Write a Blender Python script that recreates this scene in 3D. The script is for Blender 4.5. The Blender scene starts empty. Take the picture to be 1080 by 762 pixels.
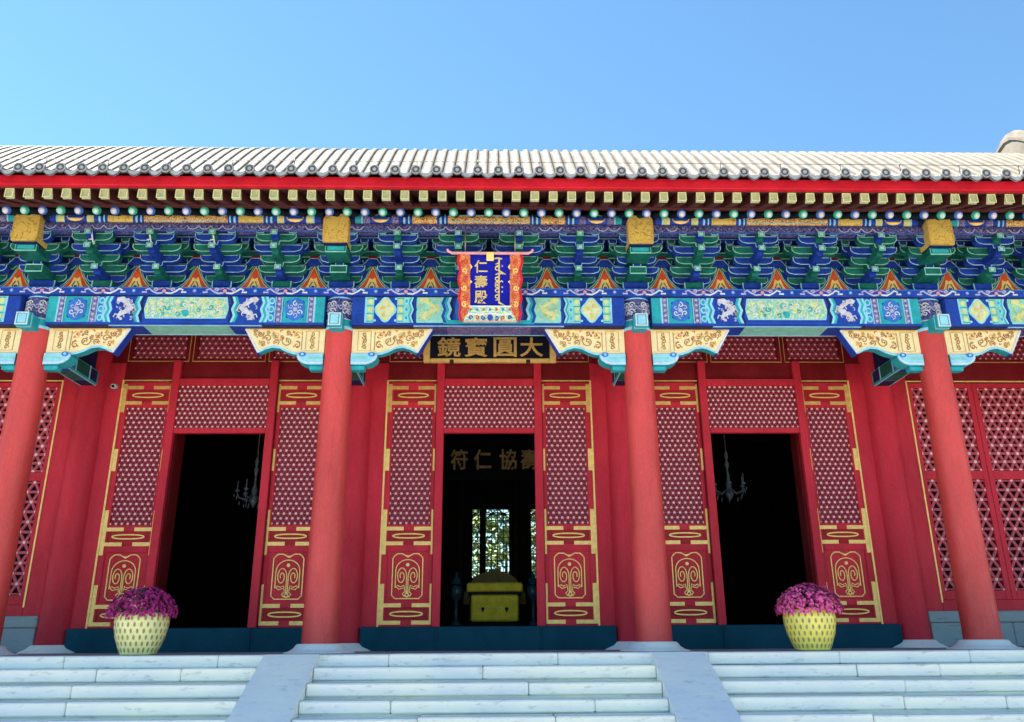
import bpy, math, random
from mathutils import Vector, Matrix
R = math.radians
random.seed(7)
scn = bpy.context.scene
C = scn.collection

# ------------------------------------------------------------------ camera, sky, sun, exposure
cd = bpy.data.cameras.new('camera'); cam = bpy.data.objects.new('camera', cd); C.objects.link(cam)
cd.sensor_width = 36.0; cd.lens = 29.01; cd.clip_start = .05; cd.clip_end = 2000
_pi, _ya, _ro = R(18.693), R(1.364), R(-.359)
fw = Vector((math.sin(_ya)*math.cos(_pi), math.cos(_ya)*math.cos(_pi), math.sin(_pi)))
r0 = Vector((math.cos(_ya), -math.sin(_ya), 0)); u0 = r0.cross(fw)
rr = math.cos(_ro)*r0+math.sin(_ro)*u0; uu = -math.sin(_ro)*r0+math.cos(_ro)*u0
mw = Matrix((rr, uu, -fw)).transposed().to_4x4(); mw.translation = Vector((.068, -11.475, .14))
cam.matrix_world = mw
scn.camera = cam

SUN_EL, SUN_AZ = 61.0, -66.0          # azimuth measured from +Y (behind the hall), negative = to the left
w = bpy.data.worlds.new('World'); scn.world = w; w.use_nodes = True
nt = w.node_tree; nt.nodes.clear()
sky = nt.nodes.new('ShaderNodeTexSky'); sky.sky_type = 'NISHITA'; sky.sun_disc = False
sky.sun_elevation = R(SUN_EL); sky.sun_rotation = R(SUN_AZ)
sky.altitude = 50; sky.air_density = 1.0; sky.dust_density = 0.0; sky.ozone_density = 1.0
bg = nt.nodes.new('ShaderNodeBackground'); bg.inputs['Strength'].default_value = .052
wo = nt.nodes.new('ShaderNodeOutputWorld')
grade = nt.nodes.new('ShaderNodeMix'); grade.data_type = 'RGBA'; grade.blend_type = 'MULTIPLY'; grade.inputs[0].default_value = 1
grade.inputs[7].default_value = (.60, .82, .865, 1)      # the clear blue of a northern autumn sky
nt.links.new(sky.outputs[0], grade.inputs[6]); nt.links.new(grade.outputs[2], bg.inputs['Color']); nt.links.new(bg.outputs[0], wo.inputs['Surface'])
sd = bpy.data.lights.new('sun', 'SUN'); sd.energy = 5.0; sd.angle = R(.5); sd.color = (1, .93, .82)
so = bpy.data.objects.new('sun', sd); C.objects.link(so)
tosun = Vector((math.sin(R(SUN_AZ))*math.cos(R(SUN_EL)), math.cos(R(SUN_AZ))*math.cos(R(SUN_EL)), math.sin(R(SUN_EL))))
so.rotation_euler = tosun.to_track_quat('Z', 'Y').to_euler()
vs = scn.view_settings
vs.view_transform = 'Standard'; vs.look = 'None'; vs.gamma = 1; vs.exposure = 2.6; vs.use_curve_mapping = False

# ------------------------------------------------------------------ materials
def new_mat(name):
    m = bpy.data.materials.new(name); m.use_nodes = True
    n = m.node_tree; b = n.nodes['Principled BSDF']
    return m, n, b
def paint(name, col, rough=.55, var=.22, scale=3.0, bump=.08, metal=0.0, fine=40.0, stretch=(1, 1, 1), spec=.25, island=0.0):
    """weathered paint: two scales of noise over the pigment, a touch of bump"""
    m, n, b = new_mat(name)
    L = n.links
    g = n.nodes.new('ShaderNodeNewGeometry')
    mp = n.nodes.new('ShaderNodeMapping'); mp.inputs['Scale'].default_value = stretch
    L.new(g.outputs['Position'], mp.inputs['Vector'])
    a = n.nodes.new('ShaderNodeTexNoise'); a.inputs['Scale'].default_value = scale; a.inputs['Detail'].default_value = 6; a.inputs['Roughness'].default_value = .65
    f = n.nodes.new('ShaderNodeTexNoise'); f.inputs['Scale'].default_value = fine; f.inputs['Detail'].default_value = 3
    L.new(mp.outputs[0], a.inputs['Vector']); L.new(mp.outputs[0], f.inputs['Vector'])
    mx = n.nodes.new('ShaderNodeMath'); mx.operation = 'MULTIPLY_ADD'; mx.inputs[1].default_value = .35
    L.new(f.outputs['Fac'], mx.inputs[0]); L.new(a.outputs['Fac'], mx.inputs[2])
    src = mx.outputs[0]
    if island:
        ad = n.nodes.new('ShaderNodeMath'); ad.operation = 'MULTIPLY_ADD'; ad.inputs[1].default_value = island
        L.new(g.outputs['Random Per Island'], ad.inputs[0]); L.new(src, ad.inputs[2]); src = ad.outputs[0]
    rp = n.nodes.new('ShaderNodeValToRGB')
    rp.color_ramp.elements[0].position = .45; rp.color_ramp.elements[1].position = .92 + island*.8
    rp.color_ramp.elements[0].color = tuple(c*(1-var) for c in col)+(1,)
    rp.color_ramp.elements[1].color = tuple(min(1, c*(1+var)+.02*var) for c in col)+(1,)
    L.new(src, rp.inputs[0]); L.new(rp.outputs[0], b.inputs['Base Color'])
    b.inputs['Roughness'].default_value = rough; b.inputs['Metallic'].default_value = metal
    b.inputs['Specular IOR Level'].default_value = spec
    if bump:
        bu = n.nodes.new('ShaderNodeBump'); bu.inputs['Strength'].default_value = bump; bu.inputs['Distance'].default_value = .02
        L.new(mx.outputs[0], bu.inputs['Height']); L.new(bu.outputs[0], b.inputs['Normal'])
    return m
def arabesque(name, base, ink, scale=22.0, thr=.5, wid=.05, rough=.6, ink2=None):
    """painted scrollwork: bands of a warped voronoi/noise field over a ground colour"""
    m, n, b = new_mat(name); L = n.links
    g = n.nodes.new('ShaderNodeNewGeometry')
    nz = n.nodes.new('ShaderNodeTexNoise'); nz.inputs['Scale'].default_value = scale; nz.inputs['Detail'].default_value = 1.5; nz.inputs['Distortion'].default_value = 1.6
    L.new(g.outputs['Position'], nz.inputs['Vector'])
    d = n.nodes.new('ShaderNodeMath'); d.operation = 'SUBTRACT'; d.inputs[1].default_value = thr
    L.new(nz.outputs['Fac'], d.inputs[0])
    ab = n.nodes.new('ShaderNodeMath'); ab.operation = 'ABSOLUTE'; L.new(d.outputs[0], ab.inputs[0])
    rp = n.nodes.new('ShaderNodeValToRGB'); e = rp.color_ramp.elements
    e[0].position = wid*.7; e[0].color = ink+(1,); e[1].position = wid; e[1].color = base+(1,)
    if ink2:
        k = rp.color_ramp.elements.new(wid*2.2); k.color = base+(1,)
        k = rp.color_ramp.elements.new(wid*2.5); k.color = ink2+(1,)
    L.new(ab.outputs[0], rp.inputs[0]); L.new(rp.outputs[0], b.inputs['Base Color'])
    b.inputs['Roughness'].default_value = rough
    bu = n.nodes.new('ShaderNodeBump'); bu.inputs['Strength'].default_value = .25; bu.inputs['Distance'].default_value = .006; bu.invert = True
    L.new(ab.outputs[0], bu.inputs['Height']); L.new(bu.outputs[0], b.inputs['Normal'])
    return m
def stone(name, col, warm=.5, island=.35, rough=.8, bump=.35, stain=.5):
    """worn marble: cloudy tint, a tint of its own for every block, dark stains and pits"""
    m, n, b = new_mat(name); L = n.links
    g = n.nodes.new('ShaderNodeNewGeometry')
    a = n.nodes.new('ShaderNodeTexNoise'); a.inputs['Scale'].default_value = 1.3; a.inputs['Detail'].default_value = 9; a.inputs['Roughness'].default_value = .62
    s = n.nodes.new('ShaderNodeTexNoise'); s.inputs['Scale'].default_value = 9; s.inputs['Detail'].default_value = 8; s.inputs['Roughness'].default_value = .7
    mp = n.nodes.new('ShaderNodeMapping'); mp.inputs['Scale'].default_value = (.6, 1, 2.2)
    L.new(g.outputs['Position'], mp.inputs['Vector']); L.new(mp.outputs[0], s.inputs['Vector']); L.new(g.outputs['Position'], a.inputs['Vector'])
    ad = n.nodes.new('ShaderNodeMath'); ad.operation = 'MULTIPLY_ADD'; ad.inputs[1].default_value = island
    L.new(g.outputs['Random Per Island'], ad.inputs[0]); L.new(a.outputs['Fac'], ad.inputs[2])
    rp = n.nodes.new('ShaderNodeValToRGB'); e = rp.color_ramp.elements
    e[0].position = .4; e[0].color = (col[0]*.80, col[1]*.84, col[2]*.90, 1)
    e[1].position = .75+island*.6; e[1].color = (min(.96, col[0]*1.08), min(.93, col[1]*1.02), col[2]*.90, 1)
    L.new(ad.outputs[0], rp.inputs[0])
    r2 = n.nodes.new('ShaderNodeValToRGB'); e = r2.color_ramp.elements
    e[0].position = .3; e[0].color = (.45, .43, .4, 1); e[1].position = .44; e[1].color = (1, 1, 1, 1)
    L.new(s.outputs['Fac'], r2.inputs[0])
    mx = n.nodes.new('ShaderNodeMix'); mx.data_type = 'RGBA'; mx.blend_type = 'MULTIPLY'; mx.inputs[0].default_value = stain
    L.new(rp.outputs[0], mx.inputs[6]); L.new(r2.outputs[0], mx.inputs[7]); L.new(mx.outputs[2], b.inputs['Base Color'])
    b.inputs['Roughness'].default_value = rough
    bu = n.nodes.new('ShaderNodeBump'); bu.inputs['Strength'].default_value = bump; bu.inputs['Distance'].default_value = .02
    L.new(s.outputs['Fac'], bu.inputs['Height']); L.new(bu.outputs[0], b.inputs['Normal'])
    return m
def paving(name, col, bw, bh):
    m, n, b = new_mat(name); L = n.links
    g = n.nodes.new('ShaderNodeNewGeometry')
    br = n.nodes.new('ShaderNodeTexBrick'); br.inputs['Scale'].default_value = 1; br.inputs['Brick Width'].default_value = bw; br.inputs['Row Height'].default_value = bh
    br.inputs['Mortar Size'].default_value = .008; br.inputs['Color1'].default_value = tuple(c*.85 for c in col)+(1,); br.inputs['Color2'].default_value = tuple(c*1.1 for c in col)+(1,)
    br.inputs['Mortar'].default_value = tuple(c*.4 for c in col)+(1,)
    L.new(g.outputs['Position'], br.inputs['Vector'])
    a = n.nodes.new('ShaderNodeTexNoise'); a.inputs['Scale'].default_value = 2.5; a.inputs['Detail'].default_value = 8
    L.new(g.outputs['Position'], a.inputs['Vector'])
    mx = n.nodes.new('ShaderNodeMix'); mx.data_type = 'RGBA'; mx.blend_type = 'MULTIPLY'; mx.inputs[0].default_value = .5
    L.new(br.outputs[0], mx.inputs[6]); L.new(a.outputs['Color'], mx.inputs[7]); L.new(mx.outputs[2], b.inputs['Base Color'])
    b.inputs['Roughness'].default_value = .85
    return m

def lacquer(name, col, spec):
    m = paint(name, col, .45, .26, 1.6, .10, fine=60, stretch=(1, 1, .35), spec=spec); n = m.node_tree; L = n.links; b = n.nodes['Principled BSDF']
    src = b.inputs['Base Color'].links[0].from_socket
    g = n.nodes.new('ShaderNodeNewGeometry'); mp = n.nodes.new('ShaderNodeMapping'); mp.inputs['Scale'].default_value = (9, 9, .55); L.new(g.outputs['Position'], mp.inputs['Vector'])
    wn = n.nodes.new('ShaderNodeTexNoise'); wn.inputs['Scale'].default_value = 2.2; wn.inputs['Detail'].default_value = 4; L.new(g.outputs['Position'], wn.inputs['Vector'])
    ad = n.nodes.new('ShaderNodeMix'); ad.data_type = 'VECTOR'; ad.inputs[0].default_value = .12; L.new(mp.outputs[0], ad.inputs[4]); L.new(wn.outputs['Color'], ad.inputs[5])
    vo = n.nodes.new('ShaderNodeTexVoronoi'); vo.feature = 'DISTANCE_TO_EDGE'; vo.inputs['Scale'].default_value = 1.0; L.new(ad.outputs[1], vo.inputs['Vector'])
    r1 = n.nodes.new('ShaderNodeValToRGB'); e = r1.color_ramp.elements; e[0].position = .0; e[0].color = (.55, .5, .5, 1); e[1].position = .022; e[1].color = (1, 1, 1, 1); L.new(vo.outputs['Distance'], r1.inputs[0])
    m1 = n.nodes.new('ShaderNodeMix'); m1.data_type = 'RGBA'; m1.blend_type = 'MULTIPLY'; m1.inputs[0].default_value = .28; L.new(src, m1.inputs[6]); L.new(r1.outputs[0], m1.inputs[7])
    sc = n.nodes.new('ShaderNodeTexNoise'); sc.inputs['Scale'].default_value = 5.5; sc.inputs['Detail'].default_value = 9; sc.inputs['Roughness'].default_value = .72; L.new(g.outputs['Position'], sc.inputs['Vector'])
    r2 = n.nodes.new('ShaderNodeValToRGB'); e = r2.color_ramp.elements; e[0].position = .62; e[0].color = (0, 0, 0, 1); e[1].position = .74; e[1].color = (.34, .34, .34, 1); L.new(sc.outputs['Fac'], r2.inputs[0])
    m2 = n.nodes.new('ShaderNodeMix'); m2.data_type = 'RGBA'; L.new(r2.outputs[0], m2.inputs[0]); L.new(m1.outputs[2], m2.inputs[6]); m2.inputs[7].default_value = (min(1, col[0]*1.15), col[1]*3.2, col[2]*3.0, 1); L.new(m2.outputs[2], b.inputs['Base Color'])
    rr2 = n.nodes.new('ShaderNodeMapRange'); rr2.inputs[1].default_value = .35; rr2.inputs[2].default_value = .7; rr2.inputs[3].default_value = .36; rr2.inputs[4].default_value = .62; L.new(sc.outputs['Fac'], rr2.inputs[0]); L.new(rr2.outputs[0], b.inputs['Roughness'])
    return m
RED = lacquer('column_red', (.62, .055, .050), .4)
CRIM = lacquer('door_red', (.52, .022, .042), .14)  # crimson lacquer, darkened in its colour for the shade inside the porch
DARKRED = paint('lintel_red', (.17, .006, .010), .5, .25, 2.5, .06, spec=.12)  # dark red, with the gloom at the porch top painted into it
MIDRED = paint('rail_red', (.36, .015, .024), .5, .2, 3, .05, spec=.14)
MAROON = paint('lattice_ground', (.21, .02, .05), .6, .25, 6, .05)
WLATT = paint('window_lattice_red', (.42, .06, .085), .55, .2, 9, .05)
LATT = paint('lattice_red', (.42, .045, .075), .55, .2, 9, .05)
STUD = paint('lattice_stud', (.74, .48, .46), .45, .25, 20, 0)
GOLD = paint('gold_leaf', (.80, .50, .15), .38, .25, 12, .12, metal=.35)
PALEGOLD = paint('pale_gold', (.92, .59, .19), .42, .2, 12, .1, metal=.2)
BRIGHTGOLD = arabesque('embossed_gold', (.66, .47, .11), (.40, .25, .05), 7, .5, .03, .4)
BLUE = paint('azurite_blue', (.008, .05, .36), .6, .3, 5, .06)
NAVY = paint('deep_blue', (.003, .010, .075), .65, .4, 6, .06)
MIDBLUE = paint('mid_blue', (.03, .16, .55), .6, .25, 6, .06)
TEAL = paint('turquoise', (.02, .36, .42), .6, .25, 6, .06)
PALEBLUE = paint('pale_blue', (.28, .62, .82), .6, .18, 8, .05)
GREEN = paint('malachite_green', (.006, .11, .085), .62, .35, 6, .06)
MINT = paint('mint', (.24, .60, .52), .6, .2, 8, .05)
BGREEN = paint('bracket_green', (.004, .12, .095), .65, .45, 6, .06, spec=.12)
BBLUE = paint('bracket_blue', (.006, .035, .28), .65, .45, 6, .06, spec=.12)
BLINE = paint('bracket_outline', (.24, .46, .54), .65, .5, 9, .05, spec=.12)
BLINEG = paint('bracket_outline_green', (.24, .50, .42), .65, .5, 9, .05, spec=.12)
WHITE = paint('white_pigment', (.64, .66, .70), .6, .15, 10, .05)
LAVW = paint('dragon_white', (.56, .56, .66), .6, .25, 14, .05)
LAV = paint('lavender_pigment', (.44, .42, .62), .6, .2, 10, .05)
LEMON = paint('pale_yellow', (.62, .64, .28), .6, .2, 8, .05)
ORANGE = paint('vermilion', (.55, .07, .022), .55, .25, 8, .06)
CREAM = arabesque('carved_cream', (.80, .60, .28), (.42, .21, .06), 10, .54, .026, .55)
CARVE = paint('carved_brown', (.40, .20, .05), .5, .3, 14, .08)
CREAMP = paint('plain_cream', (.86, .71, .40), .55, .12, 8, .05)
SCROLLP = arabesque('pale_scrollwork', (.20, .52, .46), (.66, .66, .34), 11, .5, .06, .6)
SCROLLB = arabesque('blue_scrollwork', (.005, .014, .13), (.20, .19, .42), 24, .5, .04, .65)
SCROLLG = arabesque('gilt_scrollwork', (.28, .06, .03), (.80, .55, .16), 26, .5, .09, .5)
SCROLLV = arabesque('violet_scrollwork', (.07, .06, .24), (.34, .30, .46), 26, .5, .05, .6)
DRAGONRED = arabesque('red_gilt_carving', (.40, .018, .015), (.60, .22, .05), 26, .5, .075, .45)
SQEND = arabesque('rafter_end_paint', (.40, .38, .21), (.07, .2, .11), 34, .52, .028, .6)
REDFASC = paint('fascia_red', (.50, .008, .022), .55, .25, 2, .06, spec=.12)
BROWN = paint('underboard_brown', (.075, .014, .011), .65, .3, 5, .06)
TILE = paint('grey_roof_tile', (.108, .098, .083), .75, .35, 2.2, .2, fine=25, island=0)
TILEEND = paint('tile_end_grey', (.075, .08, .085), .6, .45, 14, .5, fine=70, island=.25)
DRIP = paint('drip_tile_grey', (.28, .29, .30), .5, .35, 9, .4, fine=60, island=.3)
THRESH = paint('threshold_teal', (.003, .052, .085), .5, .2, 2, .05, spec=.06)
BRICK = stone('grey_sill_stone', (.26, .33, .36), island=.2, stain=.7)
STONE = stone('marble', (.95, .915, .87), stain=.65)
STONE2 = stone('ramp_marble', (.95, .92, .88), island=.1, stain=.4)
FLOORM = paving('terrace_paving', (.36, .37, .37), .6, .6)
GROUNDM = paving('courtyard_paving', (.34, .31, .275), .9, .45)
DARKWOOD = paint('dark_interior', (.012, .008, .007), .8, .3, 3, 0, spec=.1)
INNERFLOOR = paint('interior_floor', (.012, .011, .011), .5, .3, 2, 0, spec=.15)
VOIDK = paint('unlit_black', (.002, .002, .003), .8, .2, 3, 0, spec=.03)  # darkness of the interior painted into the panel colour
CHARGOLD = paint('character_gilt', (.58, .43, .18), .45, .2, 12, .05)
DIMGOLD = paint('dimmed_gilt', (.24, .17, .07), .5, .3, 8, 0, spec=.1)  # gilt dimmed in its colour to suit the dark interior
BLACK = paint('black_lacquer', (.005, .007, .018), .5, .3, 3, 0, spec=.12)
ROYAL = paint('royal_blue_lacquer', (.004, .008, .30), .6, .2, 4, 0, spec=.08)
PINK = paint('plaque_pink', (.66, .30, .32), .5, .2, 10, .05)
CRYSTAL = paint('cut_glass', (.14, .17, .20), .2, .4, 30, 0, spec=.4)
BRASS = paint('dull_brass', (.30, .28, .24), .35, .2, 20, 0, metal=.5)
YCLOTH = paint('yellow_cloth', (.86, .66, .04), .7, .25, 6, .1)
OLIVE = paint('dark_gilt', (.20, .14, .02), .5, .3, 8, .1)
CLOIS = arabesque('cloisonne', (.008, .035, .06), (.025, .09, .12), 30, .5, .06, .35)
PLASTIC = paint('grey_plastic', (.5, .5, .5), .4, .1, 10, 0)
LENS = paint('black_plastic', (.01, .01, .012), .2, .1, 10, 0)
GLAZEY = paint('bright_yellow_glaze', (.88, .75, .13), .22, .12, 6, .05, spec=.6)
GLAZE = paint('sky_sheen_glaze', (.84, .79, .34), .22, .12, 6, .05, spec=.6)  # same yellow glaze, sky reflection painted in as a paler tone
SLOT = paint('basket_slot', (.36, .30, .13), .5, .3, 14, 0)
PETAL = paint('magenta_petal', (.34, .016, .15), .6, .45, 9, 0, fine=60, island=.5)
PETAL2 = paint('pink_petal', (.74, .11, .31), .6, .4, 9, 0, fine=60, island=.5)
LEAF = paint('mum_leaf', (.03, .06, .025), .6, .4, 12, 0)
TREELEAF = paint('tree_leaf', (.10, .15, .04), .6, .5, 3, 0, island=.6)
BARK = paint('bark', (.10, .075, .05), .9, .3, 8, .4)

# ------------------------------------------------------------------ mesh helpers
class MB:
    def __init__(s): s.v = []; s.f = []; s.mi = []; s.mats = []; s.sm = []
    def m(s, mat):
        if mat not in s.mats: s.mats.append(mat)
        return s.mats.index(mat)
    def face(s, idx, mat, smooth=False): s.f.append(idx); s.mi.append(s.m(mat)); s.sm.append(smooth)
    def box(s, x0, x1, y0, y1, z0, z1, mat, c=0.0):
        b = len(s.v)
        if c <= 0:
            s.v += [(x0, y0, z0), (x1, y0, z0), (x1, y1, z0), (x0, y1, z0), (x0, y0, z1), (x1, y0, z1), (x1, y1, z1), (x0, y1, z1)]
            for q in ((0, 1, 5, 4), (1, 2, 6, 5), (2, 3, 7, 6), (3, 0, 4, 7), (4, 5, 6, 7), (3, 2, 1, 0)): s.face([b+i for i in q], mat)
            return
        X, Y, Z = (x0, x1), (y0, y1), (z0, z1); I = {}
        for i in (0, 1):
            for j in (0, 1):
                for k in (0, 1):
                    p = (X[i], Y[j], Z[k]); d = (c if i == 0 else -c, c if j == 0 else -c, c if k == 0 else -c)
                    for a in range(3):
                        q = [p[t]+(d[t] if t != a else 0) for t in range(3)]
                        I[i, j, k, a] = len(s.v); s.v.append(tuple(q))
        for i in (0, 1):
            s.face([I[i, 0, 0, 0], I[i, 1, 0, 0], I[i, 1, 1, 0], I[i, 0, 1, 0]], mat)
            s.face([I[0, i, 0, 1], I[1, i, 0, 1], I[1, i, 1, 1], I[0, i, 1, 1]], mat)
            s.face([I[0, 0, i, 2], I[1, 0, i, 2], I[1, 1, i, 2], I[0, 1, i, 2]], mat)
        for i in (0, 1):
            for j in (0, 1):
                s.face([I[i, j, 0, 0], I[i, j, 1, 0], I[i, j, 1, 1], I[i, j, 0, 1]], mat)
                s.face([I[i, 0, j, 0], I[i, 1, j, 0], I[i, 1, j, 2], I[i, 0, j, 2]], mat)
                s.face([I[0, i, j, 1], I[1, i, j, 1], I[1, i, j, 2], I[0, i, j, 2]], mat)
                for k in (0, 1): s.face([I[i, j, k, 0], I[i, j, k, 1], I[i, j, k, 2]], mat)
    def poly(s, pts, y, mat, th=.006, back=False, side=None):
        """outline in x,z pushed out towards -Y: front at y, flanks back to y+th"""
        b = len(s.v); n = len(pts)
        s.v += [(p[0], y, p[1]) for p in pts]+[(p[0], y+th, p[1]) for p in pts]
        s.face([b+i for i in range(n)], mat)
        for i in range(n):
            j = (i+1) % n; s.face([b+i, b+n+i, b+n+j, b+j], side or mat)
        if back: s.face([b+n+i for i in range(n)][::-1], side or mat)
    def rect(s, x0, x1, z0, z1, y, mat, th=.006): s.poly([(x0, z0), (x1, z0), (x1, z1), (x0, z1)], y, mat, th)
    def strip(s, pts, wd, y, mat, th=.006, closed=False, taper=None):
        n = len(pts); A = []
        for i in range(n):
            if closed: p0, p1 = pts[i-1], pts[(i+1) % n]
            else: p0, p1 = pts[max(0, i-1)], pts[min(n-1, i+1)]
            dx, dz = p1[0]-p0[0], p1[1]-p0[1]; l = math.hypot(dx, dz) or 1
            h = wd/2*(taper(i/(n-1)) if taper else 1)
            nx, nz = -dz/l*h, dx/l*h
            A.append(((pts[i][0]+nx, pts[i][1]+nz), (pts[i][0]-nx, pts[i][1]-nz)))
        b = len(s.v)
        for (a, c) in A: s.v += [(a[0], y, a[1]), (c[0], y, c[1]), (a[0], y+th, a[1]), (c[0], y+th, c[1])]
        for i in range(n if closed else n-1):
            p, q = b+4*i, b+4*((i+1) % n)
            s.face([p+1, q+1, q, p], mat); s.face([p, q, q+2, p+2], mat); s.face([q+1, p+1, p+3, q+3], mat)
        if not closed:
            for p in (b, b+4*(n-1)): s.face([p, p+1, p+3, p+2], mat)
    def disc(s, x, z, rx, y, mat, th=.006, n=8, rz=None, dome=0.0):
        rz = rz or rx; b = len(s.v)
        P = [(x+rx*math.cos(2*math.pi*i/n), z+rz*math.sin(2*math.pi*i/n)) for i in range(n)]
        if dome:
            s.v += [(p[0], y+th, p[1]) for p in P]+[(x, y+th-dome, z)]
            for i in range(n): s.face([b+i, b+(i+1) % n, b+n], mat, True)
        else: s.poly(P, y, mat, th)
    def lathe(s, prof, cx, cy, mat, n=24, smooth=True, cap=False):
        b = len(s.v)
        for (r, z) in prof: s.v += [(cx+r*math.cos(2*math.pi*i/n), cy+r*math.sin(2*math.pi*i/n), z) for i in range(n)]
        for k in range(len(prof)-1):
            for i in range(n):
                j = (i+1) % n; s.face([b+k*n+i, b+k*n+j, b+(k+1)*n+j, b+(k+1)*n+i], mat, smooth)
        if cap:
            s.face([b+i for i in range(n)][::-1], mat); s.face([b+(len(prof)-1)*n+i for i in range(n)], mat)
    def tube(s, pts, r, mat, n=6, caps=True, smooth=True, capmat=None):
        b = len(s.v); P = [Vector(p) for p in pts]; rad = r if hasattr(r, '__len__') else [r]*len(P)
        for i, p in enumerate(P):
            t = (P[min(i+1, len(P)-1)]-P[max(i-1, 0)]).normalized()
            a = t.cross(Vector((0, 0, 1)) if abs(t.z) < .9 else Vector((1, 0, 0))).normalized(); c = a.cross(t)
            for k in range(n):
                q = p+(a*math.cos(2*math.pi*k/n)+c*math.sin(2*math.pi*k/n))*rad[i]; s.v.append(tuple(q))
        for i in range(len(P)-1):
            for k in range(n):
                l = (k+1) % n; s.face([b+i*n+k, b+i*n+l, b+(i+1)*n+l, b+(i+1)*n+k], mat, smooth)
        if caps:
            s.face([b+k for k in range(n)][::-1], capmat or mat); s.face([b+(len(P)-1)*n+k for k in range(n)], capmat or mat)
    def obox(s, p0, p1, wx, h, mat, endmat=None):
        """square timber from p0 to p1 (axis in the y-z plane): centre line of its section, width wx, height h"""
        p0, p1 = Vector(p0), Vector(p1); t = (p1-p0).normalized(); up = Vector((1, 0, 0)).cross(t)
        if up.z < 0: up = -up
        b = len(s.v)
        for p in (p0, p1):
            for sx, sz in ((-1, -1), (1, -1), (1, 1), (-1, 1)): s.v.append(tuple(p+Vector((sx*wx/2, 0, 0))+up*(sz*h/2)))
        for i in range(4):
            j = (i+1) % 4; s.face([b+i, b+j, b+4+j, b+4+i], mat)
        s.face([b, b+1, b+2, b+3], endmat or mat); s.face([b+7, b+6, b+5, b+4], mat)
    def add_mesh(s, me, mat, M):
        b = len(s.v); s.v += [tuple(M @ v.co) for v in me.vertices]
        for p in me.polygons: s.face([b+i for i in p.vertices], mat)
    def build(s, name, parent=None, loc=(0, 0, 0), rot=None):
        me = bpy.data.meshes.new(name); me.from_pydata(s.v, [], s.f)
        for m in s.mats: me.materials.append(m)
        me.polygons.foreach_set('material_index', s.mi); me.polygons.foreach_set('use_smooth', s.sm); me.update()
        o = bpy.data.objects.new(name, me); C.objects.link(o); o.parent = parent; o.location = loc
        if rot: o.rotation_euler = rot
        return o
def thing(name, label, cat, loc=(0, 0, 0), rot=(0, 0, 0), group=None):
    o = bpy.data.objects.new(name, None); C.objects.link(o); o.location = loc; o.rotation_euler = rot
    o.empty_display_size = .1; tag(o, label, cat, group); return o
def tag(o, label, cat, group=None):
    o['label'] = label; o['category'] = cat
    if group: o['group'] = group
    return o
def kids(o): return [c for c in bpy.data.objects if c.parent == o]
def dup(o, loc):
    """copy of a part (and its sub-parts), mesh data shared"""
    c = o.copy(); C.objects.link(c); c.location = loc
    for k in list(o.children):
        d = k.copy(); C.objects.link(d); d.parent = c
    return c
def glyph_mesh(ch, bold=.0, extrude=.02):
    cu = bpy.data.curves.new('glyph', 'FONT'); cu.body = ch; cu.offset = bold; cu.extrude = extrude; cu.resolution_u = 3
    o = bpy.data.objects.new('glyph', cu); C.objects.link(o)
    dg = bpy.context.evaluated_depsgraph_get(); me = bpy.data.meshes.new_from_object(o.evaluated_get(dg))
    C.objects.unlink(o); bpy.data.objects.remove(o); return me
def put_glyph(mb, ch, cx, cz, wd, ht, y, mat, bold=.012):
    me = glyph_mesh(ch, bold)
    xs = [v.co.x for v in me.vertices]; ys = [v.co.y for v in me.vertices]
    sx, sz = wd/(max(xs)-min(xs)), ht/(max(ys)-min(ys)); mx, my = (max(xs)+min(xs))/2, (max(ys)+min(ys))/2
    M = Matrix(((sx, 0, 0, cx-mx*sx), (0, 0, -.4, y), (0, sz, 0, cz-my*sz), (0, 0, 0, 1)))
    mb.add_mesh(me, mat, M)
def spiral(cx, cz, r, turns, a0, sgn, n=22, shrink=.15):
    return [(cx+sgn*(r*(1-(1-shrink)*t/n))*math.cos(a0+2*math.pi*turns*t/n), cz+(r*(1-(1-shrink)*t/n))*math.sin(a0+2*math.pi*turns*t/n)) for t in range(n+1)]
def flip(P, cx): return [(2*cx-x, z) for x, z in P]

# ------------------------------------------------------------------ ground
g = MB(); g.v += [(-300, -300, -1.46), (300, -300, -1.46), (300, 300, -1.46), (-300, 300, -1.46)]; g.face([0, 1, 2, 3], GROUNDM)
o = g.build('ground'); o['kind'] = 'structure'

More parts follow.
